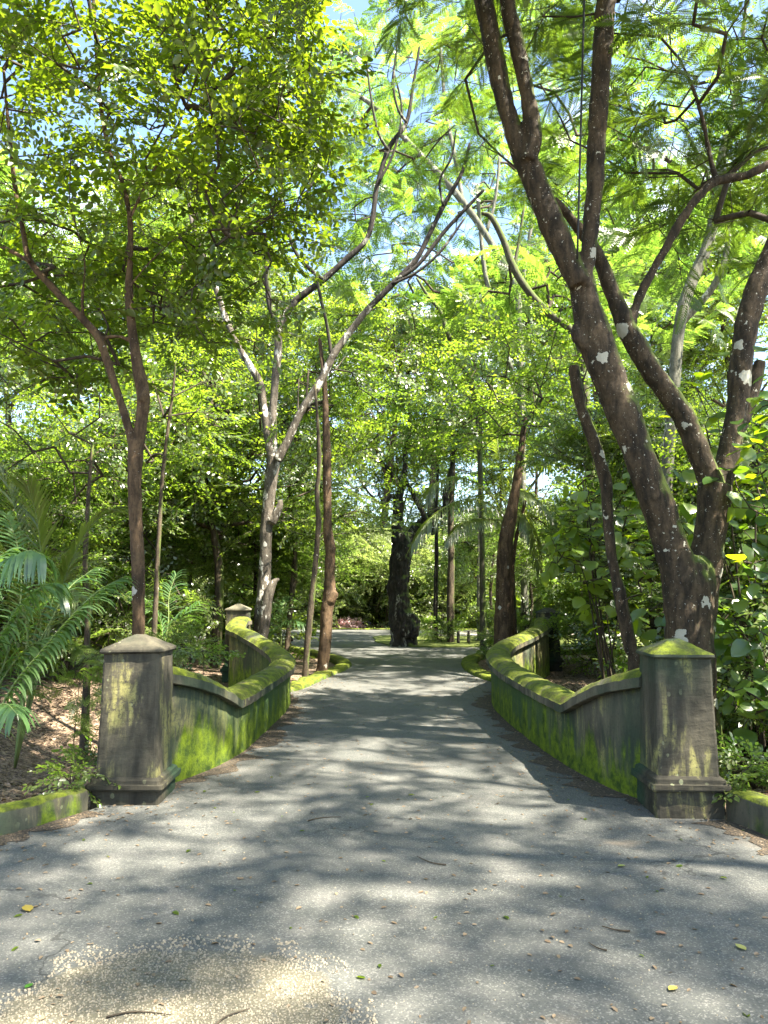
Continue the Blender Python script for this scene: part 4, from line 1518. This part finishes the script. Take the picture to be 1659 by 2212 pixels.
p1 = empty('palm', (-3.75, 6.5, hgt(-3.75, 6.5)), 'low palm with big blue green fronds arching in at the left edge, nearest', 'palm')
b1 = (-3.75, 6.5, hgt(-3.75, 6.5)+.02)
for k, (pt, n_, L, w_, dp, tn) in enumerate([
        ([P(-40, 1600, 6.5), P(30, 1480, 6.6), P(95, 1400, 6.7), P(160, 1325, 6.8), P(215, 1275, 6.95), P(264, 1248, 7.1)], 44, .33, .022, 1.15, .8),
        ([P(-60, 1480, 6.5), P(-30, 1330, 6.4), P(20, 1225, 6.3), P(60, 1190, 6.2), P(95, 1200, 6.1)], 36, .46, .024, 1.9, .25),
        ([P(-50, 1500, 6.9), P(0, 1380, 7.0), P(50, 1300, 7.1), P(105, 1262, 7.2), P(140, 1290, 7.2)], 34, .38, .024, 1.1, .9),
        ([P(-40, 1560, 6.8), P(10, 1460, 7.0), P(65, 1395, 7.1), P(130, 1368, 7.2)], 28, .36, .022, 1.3, .8),
        ([P(-90, 1480, 6.7), P(-70, 1330, 6.7), P(-30, 1230, 6.8), P(15, 1190, 6.9)], 30, .42, .024, 1.4, .6),
        ([P(-30, 1530, 6.9), P(20, 1400, 7.2), P(45, 1290, 7.5), P(40, 1190, 7.8), P(15, 1110, 8.0)], 34, .46, .024, .9, .5),
        ([P(-20, 1560, 7.0), P(50, 1450, 7.4), P(110, 1340, 7.8), P(150, 1270, 8.1), P(200, 1230, 8.3)], 34, .42, .022, 1.0, .35),
        ([P(-60, 1600, 6.3), P(-20, 1540, 6.1), P(10, 1520, 5.9), P(35, 1540, 5.7)], 24, .34, .022, 1.3, .3),
        ([P(-160, 1520, 6.6), P(-220, 1400, 6.6), P(-290, 1380, 6.6)], 24, .4, .022, 1.2, .5)]):
    frond(p1, [b1] + pt, n_, L, w_, 1+k, dp, tn, k < 4, 1.12, .28)

p2 = empty('palm', (-4.9, 10.3, hgt(-4.9, 10.3)), 'taller palm with upright yellow green fronds behind the low left palm', 'palm')
b2 = (-4.9, 10.3, hgt(-4.9, 10.3)+.1)
for k, (pt, L, dp) in enumerate([([P(85, 1380, 10.2), P(90, 1230, 10.1), P(80, 1120, 10.0), P(60, 1050, 9.8)], .75, .5),
                                 ([P(110, 1350, 10.3), P(150, 1220, 10.3), P(200, 1130, 10.3), P(250, 1100, 10.3)], .7, .8),
                                 ([P(60, 1380, 10.2), P(20, 1240, 10.0), P(-30, 1150, 9.8), P(-90, 1120, 9.6)], .8, .8),
                                 ([P(90, 1400, 10.5), P(130, 1290, 10.9), P(150, 1210, 11.3), P(160, 1190, 11.8)], .7, .8),
                                 ([P(70, 1400, 10.0), P(100, 1310, 9.5), P(140, 1270, 9.1), P(190, 1290, 8.8)], .7, 1.1),
                                 ([P(60, 1350, 10.4), P(50, 1180, 10.5), P(20, 1060, 10.6), P(-10, 1000, 10.6)], .75, .6)]):
    frond(p2, [b2] + pt, 38, L*.8, .020, 20+k, dp, .45+.1*(k % 3), False, .85, .3, .25, .02, LEAF_FROND)
p3 = empty('palm', (-3.9, 12.6, hgt(-3.9, 12.6)), 'small dark palm low between the left pillars behind the thin mottled tree', 'palm')
b3 = (-3.9, 12.6, hgt(-3.9, 12.6))
for k, pt in enumerate([[P(370, 1390, 12.5), P(395, 1330, 12.4), P(425, 1300, 12.2)], [P(350, 1380, 12.6), P(330, 1310, 12.6), P(290, 1280, 12.6)], [P(360, 1370, 12.8), P(365, 1290, 13), P(380, 1240, 13.2)]]):
    frond(p3, [b3] + pt, 26, .45, .016, 40+k, 1.0, .3, False, 1.0, .25)
p5 = empty('palm', (-2.35, 17.3, hgt(-2.35, 17.3)), 'small low palm at the foot of the thin crooked tree', 'palm')
b5 = (-2.35, 17.3, hgt(-2.35, 17.3))
for k, pt in enumerate([[P(605, 1370, 17.2), P(590, 1320, 17), P(575, 1300, 16.8)], [P(612, 1370, 17.2), P(630, 1340, 17), P(655, 1345, 16.8)], [P(608, 1360, 17.5), P(612, 1310, 17.7), P(620, 1290, 18)]]):
    frond(p5, [b5] + pt, 24, .5, .018, 50+k, 1.0, .5, False, 1.0, .25)
p4 = empty('palm', (3.05, 18.2, hgt(3.05, 18.2)), 'palm right of centre with long fronds arching left over the road', 'palm')
mbp = MB()
tube(mbp, [((3.05, 18.2, -.2), .14), ((3.05, 18.2, 1.5), .12), ((3.0, 18.15, 2.9), .11), ((2.98, 18.1, 3.4), .10)], 10, 4, .06)
link('trunk', mbp.mesh('trunk', BARK_DARK, smooth=True), p4)
b4 = (2.98, 18.1, 3.35)
for k, (pt, L) in enumerate([([P(1050, 1085, 17.6), P(990, 1082, 17.0), P(930, 1120, 16.5), P(892, 1175, 16.2)], .85),
                             ([P(1050, 1060, 17.8), P(990, 1030, 17.4), P(940, 1045, 17.0), P(920, 1075, 16.8)], .85),
                             ([P(1040, 1120, 17.3), P(1000, 1130, 16.8), P(965, 1165, 16.5)], .7),
                             ([P(1110, 1060, 17.8), P(1160, 1080, 17.5), P(1210, 1140, 17.3), P(1240, 1220, 17.2)], .85),
                             ([P(1120, 1100, 17.5), P(1150, 1150, 17.2), P(1165, 1230, 17.0)], .7),
                             ([P(1080, 1000, 18.2), P(1075, 940, 18.3), P(1090, 900, 18.4)], .8),
                             ([P(1110, 1020, 18.8), P(1150, 990, 19.4), P(1190, 1010, 20)], .8)]):
    frond(p4, [b4] + pt, 46, L*.75, .026, 60+k, 1.1, .4, False, 1.0, .1, .1, .022, LEAF_FROND)

# ------------------------------------------------------------------ big leaved shrubs on the right
def big_leaf_mesh(seed, tintv):
    rs_ = np.random.default_rng(seed)
    ro = [(0, 0), (.26, .10), (.43, .32), (.42, .58), (.26, .84), (0, 1.04)]
    V, Fs = [], []
    for k, (x, y) in enumerate(ro):
        bend = -.22*y*y
        cup = .16*x
        wob = rs_.normal(size=2)*.025
        V.append((0, y*.98, bend))
        V.append((x*.55, y, bend+cup*.8+wob[0]*.5))
        V.append((x, y, bend+cup+wob[0]-.04*x))
        V.append((-x*.55, y, bend+cup*.8+wob[1]*.5))
        V.append((-x, y, bend+cup+wob[1]-.04*x))
    for k in range(len(ro)-1):
        a, b = k*5, (k+1)*5
        Fs += [(a, a+1, b+1, b), (a+1, a+2, b+2, b+1), (a+3, a, b, b+3), (a+4, a+3, b+3, b+4)]
    return mesh_quads('leaf', V, Fs, [LEAF_BROAD], None, [tintv]*len(V), smooth=True)


BIGL = [big_leaf_mesh(k, t) for k, t in enumerate((.0, .15, .3, .45, .6, .8, 1.0, 1.0))]


def big_shrub(x, y, blobs, n, size, seed, label, bright=.3, extra=60):
    rs = np.random.default_rng(seed)
    gz = hgt(x, y)
    root = empty('large_leaved_shrub', (x, y, gz), label, 'shrub')
    pts = np.concatenate([ellipsoid_pts(rs, c, r, int(n*f)) for c, r, f in blobs])
    stems = MB(); skel = []
    for k in range(7):
        c, r, f = blobs[k % len(blobs)]
        e = np.array(c)+rs.uniform(-.6, .6, 3)*np.array(r)
        b = np.array((x, y, gz-.1))+rs.uniform(-.15, .15, 3)*np.array((1, 1, 0))
        m = (b+e)/2+rs.normal(size=3)*.12
        skel += [q[:3] for q in tube(stems, [(tuple(b), .022), (tuple(m), .016), (tuple(e), .006)], 6, 5, .05)]
    link('stem', stems.mesh('stem', TWIG, smooth=True), root)
    tv, tq, dirs = grow(skel, pts, rs, .003)
    t = link('twigs', mesh_quads('twigs', tv, tq, [TWIG], smooth=True), root)
    t['kind'] = 'stuff'
    base = Vector((x, y, gz))
    for k, p in enumerate(pts):
        bri = rs.uniform() < bright
        me = BIGL[int(rs.integers(4, 8)) if bri else int(rs.integers(0, 5))]
        o = bpy.data.objects.new('leaf', me)
        COL.objects.link(o)
        o.parent = root
        d = dirs[k]/(np.linalg.norm(dirs[k])+1e-6)
        d = d*.5 + np.array((rs.normal()*.6, -.45+rs.normal()*.6, rs.normal()*.25-.35))
        up_ = np.array((rs.normal()*.35, -.35+rs.normal()*.35, 1.0))
        M = frame(d[None], up_[None])[0]
        s = size*rs.uniform(.55, 1.25)
        mm = Matrix(((M[0][0], M[0][1], M[0][2]), (M[1][0], M[1][1], M[1][2]), (M[2][0], M[2][1], M[2][2])))
        o.rotation_euler = mm.to_euler()
        o.scale = (s, s, s)
        o.location = Vector(p)-base
    return root


big_shrub(3.5, 11.4, [((2.95, 10.6, 2.15), (.75, .6, .5), .38), ((3.5, 10.8, 1.7), (.9, .7, .7), .32), ((3.3, 10.8, 3.0), (.8, .6, .7), .3)], 270, .21, 301,
          'shrub with large round yellow green leaves leaning over the far right wall end', .8)
big_shrub(4.6, 9.4, [((4.2, 9.2, 2.3), (.8, .6, 1.3), .5), ((4.0, 9.3, 1.1), (1.0, .6, .8), .3), ((4.6, 9.4, 4.0), (1.0, .6, .8), .2)], 290, .22, 302,
          'large leaved green shrub seen between the leaning trunk and the spotted tree', .35)
big_shrub(4.6, 7.4, [((4.1, 7.3, 1.2), (.7, .7, 1.1), .5), ((4.2, 7.6, 2.6), (.8, .6, .9), .35), ((3.6, 7.0, .6), (.5, .4, .4), .15)], 290, .19, 303,
          'dense large leaved shrub right of the nearest right pillar at the picture edge', .15)
big_shrub(4.9, 7.0, [((3.75, 6.7, 3.1), (.55, .4, .55), .45), ((4.0, 6.8, 2.3), (.5, .3, .35), .3), ((4.1, 6.9, 3.9), (.5, .4, .4), .25)], 130, .15, 304,
          'leafy branch with pointed green leaves crossing in front of the right stem', .4)
for k, (x, y, s) in enumerate([(4.4, 5.6, .42), (3.7, 5.9, .34), (5.2, 6.6, .6), (6.0, 8.0, .9), (5.0, 10.8, 1.0), (7.2, 13.0, .8), (6.6, 10.4, 1.1), (5.6, 8.8, 1.2)]):
    put(PR_SHRUB, k+1, x, y, s, place_label('leafy undergrowth plant', x, y), 'shrub', 'undergrowth plants on the right bank')

# small plants by the left pillar and in the gully
def sapling(x, y, blobs, stems, templ, size, mat, label, seed, z=None):
    gz = hgt(x, y)
    root = empty('sapling', (x, y, gz), label, 'plant')
    mb = MB(); skel = []
    for e, r in stems:
        skel += [q[:3] for q in tube(mb, [((x, y, gz-.05), r), ((x+(e[0]-x)*.4, y+(e[1]-y)*.3, gz+(e[2]-gz)*.5), r*.8), (e, r*.4)], 6, 4, .05)]
    link('stem', mb.mesh('stem', TWIG, smooth=True), root)
    crown(root, skel, blobs, templ, size, [mat, TWIG], seed, (.3, 1), rmin=.0015)
    return root


def S(u, v, Y):
    return tuple(P(u, v, Y))


sapling(*S(165, 1715, 6.0)[:2], [(S(160, 1668, 6.0), (.19, .15, .09), 26)], [(S(150, 1665, 6.0), .005), (S(180, 1670, 6.0), .005)], T_BROAD, .20, LEAF_LIME, 'small fresh green plant at the foot of the nearest left pillar, over the kerb', 401)
sapling(*S(150, 1690, 7.2)[:2], [(S(205, 1590, 7.0), (.14, .12, .30), 16), (S(185, 1450, 7.0), (.22, .2, .28), 26)], [(S(175, 1440, 7.0), .006), (S(210, 1580, 7.0), .005)], T_FEATH_LO, .26, LEAF_LIME, 'spindly sapling with pale feathery sprays just left of the nearest left pillar', 402)
sapling(*S(437, 1560, 8.6)[:2], [(S(440, 1412, 8.6), (.26, .15, .07), 16)], [(S(440, 1420, 8.6), .006)], T_BROAD, .24, LEAF_LIME, 'light green sapling peeping between the nearest left pillar and the far wall', 403)
sapling(*S(390, 1480, 10.5)[:2], [(S(395, 1400, 10.3), (.30, .3, .14), 30)], [(S(390, 1400, 10.3), .006), (S(410, 1390, 10.3), .005)], T_FINE, .34, LEAF_LIME, 'low bright green tuft right behind the cap of the nearest left pillar', 404)
sapling(*S(1640, 1700, 5.9)[:2], [(S(1625, 1668, 5.8), (.30, .22, .12), 34)], [(S(1600, 1665, 5.8), .005), (S(1650, 1670, 5.8), .005)], T_BROAD, .24, LEAF_LIME, 'fresh low plant over the kerb right of the nearest right pillar', 405)

# ------------------------------------------------------------------ pink flowers, posts, path beyond
rs = np.random.default_rng(77)
fl = empty('flower_bed', (-1.6, 34.9, hgt(-1.6, 34.9)), 'small pink flowering bed beyond the far edge of the road', 'flowers')
n = 150
pos = np.stack([rs.uniform(-2.1, -1.1, n), rs.uniform(34.7, 35.2, n), rs.uniform(.0, .24, n)], 1)
V_, Q_, M_, T_ = place([spray_simple(np.random.default_rng(1), tmpl_leaf_hex(.4), .3, .2, 2)], pos, rs.normal(size=(n, 3)), rs.normal(size=(n, 3))*.5+np.array((0, 0, 1)), np.full(n, .3), rs.uniform(0, 1, n), rs)
o = link('blooms', mesh_quads('blooms', V_, Q_, [FLOWER, TWIG], M_, T_), fl); o['kind'] = 'stuff'
tag(link('far_path', sheet('far_path', [(1.5, 29.5), (14, 28.9), (28, 28.6), (28, 31.6), (14, 31.9), (.8, 32.6)], .012, PATH_M, .03)), kind='structure')
for k, (u, lb) in enumerate([(990, 'leftmost of the short dark posts on the turf island'), (1012, 'second short dark post from the left on the turf island'), (1040, 'rightmost short dark post on the turf island, nearest the palm')]):
    p = P(u, 1385, 24.5)
    mb = MB()
    tube(mb, [((p.x, 24.5, .0), .05), ((p.x, 24.5, .2), .048), ((p.x+.01, 24.5, .42), .045)], 8, 2, .05)
    tag(link('garden_post', mb.mesh('garden_post', POST_M, smooth=True)), lb, 'post', 'short dark posts on the turf island')
for k, (u, w, Y, lb) in enumerate([(942, 10, 25.5, 'slim dark trunk nearest the gnarled tree on the turf island'), (974, 17, 25.0, 'straight mottled trunk in the middle of the turf island'), (1034, 7, 26.0, 'very thin pale stem on the turf island beside the palm')]):
    rt, sk = hero('island_tree', lb, [limb([(u, 1388, w), (u-1, 1300, w), (u+1, 1200, w*.9), (u, 1100, w*.8), (u+4, 1000, w*.7), (u+2, 850, w*.45)], Y)], [BARK_DARK, BARK_PLAIN, BARK_GREY][k], lump=.08)
    q = P(u, 950, Y)
    crown(rt, sk, [((q.x, Y, q.z), (2.0, 1.6, 1.5), 28)], T_SMALL, 1.0, [LEAF_LIME, TWIG], 310+k, (.2, 1), flat=.9, rmin=.005)
for k, (x, y, s, lb) in enumerate([(1.9, 25.2, .5, 'bright green shrub between the slim trunks of the turf island'), (3.4, 25.6, .6, 'light shrub right of the mottled trunk on the turf island'), (5.4, 25.5, .7, 'leafy shrub at the right end of the turf island')]):
    c = put([PR_SHRUB[2], PR_SHRUB[0]], k, x, y, s, lb, 'shrub', None)
    if 'group' in c: del c['group']

# ------------------------------------------------------------------ cables
def cable(a, b, r, sag, label):
    a, b = Vector(a), Vector(b)
    mb = MB()
    pts = []
    for k in range(9):
        t = k/8
        p = a.lerp(b, t); p.z -= sag*4*t*(1-t)
        pts.append((tuple(p), r))
    tube(mb, pts, 6, 2)
    tag(link('cable', mb.mesh('cable', CABLE_M, smooth=True)), label, 'cable')


a, b = P(1247, 560, 7.35), P(1262, 0, 7.2)
cable(b+(b-a)*.6, a, .011, 0, 'black cable hanging straight down beside the upright limb of the spotted tree')
cable(P(1215, 660, 12), P(1120, 1010, 16), .008, .05, 'thin dark line slanting down left of the spotted tree')

# ------------------------------------------------------------------ litter, pebbles, twigs
rs = np.random.default_rng(91)


def scatter_leaves(name, n, xr, yr, size, tints, mat, cond, zoff=.006, flat=.5):
    pos, TI = [], []
    while len(pos) < n:
        x = rs.uniform(*xr); y = yr[0]+(yr[1]-yr[0])*rs.uniform()**1.3
        if not cond(x, y):
            continue
        on_road = in_poly(x, y, ROAD)
        pos.append((x, y, (0 if on_road else hgt(x, y))+zoff))
        TI.append(rs.uniform(*tints))
    pos = np.array(pos); n = len(pos)
    a = rs.uniform(0, 6.28, n)
    d = np.stack([np.cos(a), np.sin(a), rs.normal(size=n)*.1], 1)
    up = rs.normal(size=(n, 3))*flat*.5+np.array((0, 0, 1))
    LV, LQ = tmpl_leaf_hex(.26, .12, .06)
    tm = [(LV, np.array(LQ), np.zeros(len(LQ), int), np.full(len(LV), .5))]
    V_, Q_, M_, T_ = place(tm, pos, d, up, size*rs.uniform(.5, 1.3, n), np.array(TI), rs)
    o = link(name, mesh_quads(name, V_, Q_, [mat], M_, T_))
    return o


o = scatter_leaves('leaf_litter', 9000, (-9, -1.6), (4.6, 15), .07, (0, 1), LEAF_DRY, lambda x, y: not in_poly(x, y, ROAD))
tag(o, 'dry brown leaf litter covering the bank on the left', 'leaf litter', kind='stuff')
o = scatter_leaves('leaf_litter', 5000, (1.7, 8), (4.6, 18), .07, (0, .8), LEAF_DRY, lambda x, y: not in_poly(x, y, ROAD))
tag(o, 'dry brown leaf litter under the shrubs on the right', 'leaf litter', kind='stuff')


def edge_cond(x, y):
    if not in_poly(x, y, ROAD):
        return False
    d = dist_poly(x, y, ROAD)
    return rs.uniform() < .05+.9*math.exp(-d/.22)


o = scatter_leaves('road_leaves', 3600, (-3.2, 3.2), (2.3, 15), .030, (.1, 1), LEAF_DRY, edge_cond, .004, .3)
tag(o, 'small dry leaves and debris scattered over the road edges', 'leaves', kind='stuff')
o = scatter_leaves('road_leaves', 60, (-2.6, 2.8), (2.3, 7), .04, (.3, 1), LEAF_OLIVE, lambda x, y: in_poly(x, y, ROAD), .005, .3)
tag(o, 'few fallen green and yellow leaves dotted across the near road', 'leaves', kind='stuff')

# pebbles
def pebbles(name, n, cond, xr, yr, size, label):
    pos = []
    while len(pos) < n:
        x = rs.uniform(*xr); y = rs.uniform(*yr)
        if cond(x, y):
            pos.append((x, y, .0015))
    pos = np.array(pos)
    k = 8
    oc = []
    for a in range(4):
        oc.append((math.cos(a*1.57+.4), math.sin(a*1.57+.4), -.3))
    for a in range(4):
        oc.append((.62*math.cos(a*1.57+.9), .62*math.sin(a*1.57+.9), .55))
    TV = np.array(oc); TQ = np.array([[i_, (i_+1) % 4, 4+(i_+1) % 4, 4+i_] for i_ in range(4)]+[[4, 5, 6, 7]])
    a = rs.uniform(0, 6.28, n)
    d = np.stack([np.cos(a), np.sin(a), rs.normal(size=n)*.15], 1)
    up = rs.normal(size=(n, 3))*.3+np.array((0, 0, 1))
    V_, Q_, M_, T_ = place([(TV*np.array((1, .7, .8)), TQ, np.zeros(5, int), np.full(8, .5))], pos, d, up, size*rs.uniform(.4, 1.3, n)**1.4, rs.uniform(0, 1, n), rs)
    o = link(name, mesh_quads(name, V_, Q_, [PEBBLE_M], M_, T_))
    tag(o, label, 'pebbles', kind='stuff')


def patch_d(x, y):
    return abs((x+.83)/.66)**2.6 + abs((y-2.84)/.74)**2.6


pebbles('gravel', 7500, lambda x, y: patch_d(x, y)+.35*mnoise.noise(Vector((x*4, y*4, 0))) < 1.05, (-1.8, .1), (2.6, 4.0), .0046, 'loose pale gravel in the worn patch at the near left')
pebbles('gravel', 1300, lambda x, y: .85 < patch_d(x, y) < 1.7 and mnoise.noise(Vector((x*5, y*5, 4))) > -.1, (-1.9, .3), (2.6, 4.0), .0075, 'larger white pebbles round the rim of the worn patch')
pebbles('gravel', 1500, lambda x, y: in_poly(x, y, ROAD) and rs.uniform() < math.exp(-(y-2.2)/1.5), (-2.6, 2.8), (2.1, 9), .0045, 'tiny pale stones sprinkled over the near road')

# a few single fallen leaves and sticks that stand out
def fallen_leaf(u, v, s, c, rot, label):
    y = EYE/math.tan(math.atan((v-CY)/F_O)-TILT)
    x = P(u, v, y).x
    V, Fs = [], []
    ro = [(0, 0), (.2, .15), (.32, .4), (.27, .7), (0, 1.0)]
    for (a_, b_) in ro:
        V += [(0, b_, .0), (a_, b_, .12*a_+.05), (-a_, b_, .1*a_+.03)]
    for k in range(len(ro)-1):
        q, w = k*3, k*3+3
        Fs += [(q, q+1, w+1, w), (q+2, q, w, w+2)]
    m = leaf_mat('fallen_leaf', tuple(z*.4 for z in c), tuple(z*.6 for z in c), c, c, .2)
    me = mesh_quads('fallen_leaf', V, Fs, [m], None, [.8]*len(V), smooth=True)
    o = link('fallen_leaf', me)
    o.location = (x, y, .006); o.rotation_euler = (.05, .08, rot); o.scale = (s, s, s)
    tag(o, label, 'leaf', 'single fallen leaves on the road')


fallen_leaf(64, 1972, .085, (.55, .42, .08), .7, 'yellow fallen leaf alone on the asphalt at the far left')
fallen_leaf(70, 2128, .045, (.12, .35, .04), 2.9, 'small bright green leaf left of the gravel patch')
fallen_leaf(1440, 2020, .05, (.45, .25, .15), 1.3, 'small tan leaf on the sunlit road at lower right')
fallen_leaf(1462, 2135, .055, (.6, .5, .12), 2.2, 'yellow leaf on the bright asphalt at the bottom right')
fallen_leaf(1612, 2056, .06, (.5, .5, .15), .4, 'yellow green leaf by the right picture edge on the road')
fallen_leaf(1350, 1872, .05, (.40, .45, .12), 1.9, 'pale green leaf on the shaded road below the right pillar')


def stick(u, v, L, r, rot, label, bend=.1):
    y = EYE/math.tan(math.atan((v-CY)/F_O)-TILT); x = P(u, v, y).x
    c_, s_ = math.cos(rot), math.sin(rot)
    mb = MB()
    tube(mb, [((x+c_*L*(t-.5)-s_*bend*L*math.sin(t*4), y+s_*L*(t-.5)+c_*bend*L*math.sin(t*4), r+.003), r*(1.1-t*.6)) for t in (0, .25, .5, .75, 1)], 5, 2, .1)
    tag(link('fallen_twig', mb.mesh('fallen_twig', TWIG, smooth=True)), label, 'twig', 'fallen twigs on the road')


stick(300, 2196, .24, .004, .15, 'reddish twig lying across the gravel patch at the bottom left')
stick(500, 2200, .16, .004, .9, 'short dark twig on the gravel patch, right of the reddish one')
stick(1385, 1690, .42, .005, -.1, 'long thin twig at the foot of the right wall near the pillar')
stick(1215, 1680, .30, .004, 2.9, 'thin twig on the road beside the right wall')
stick(930, 1862, .22, .004, 2.5, 'curled dark twig in the middle of the near road')
stick(1330, 2010, .13, .005, 2.8, 'short pale stick on the lower right of the road')
stick(1290, 2048, .10, .004, 2.3, 'tiny dark stick near the lower right sunlit asphalt')
stick(700, 1770, .25, .004, .5, 'slender twig on the road left of centre')
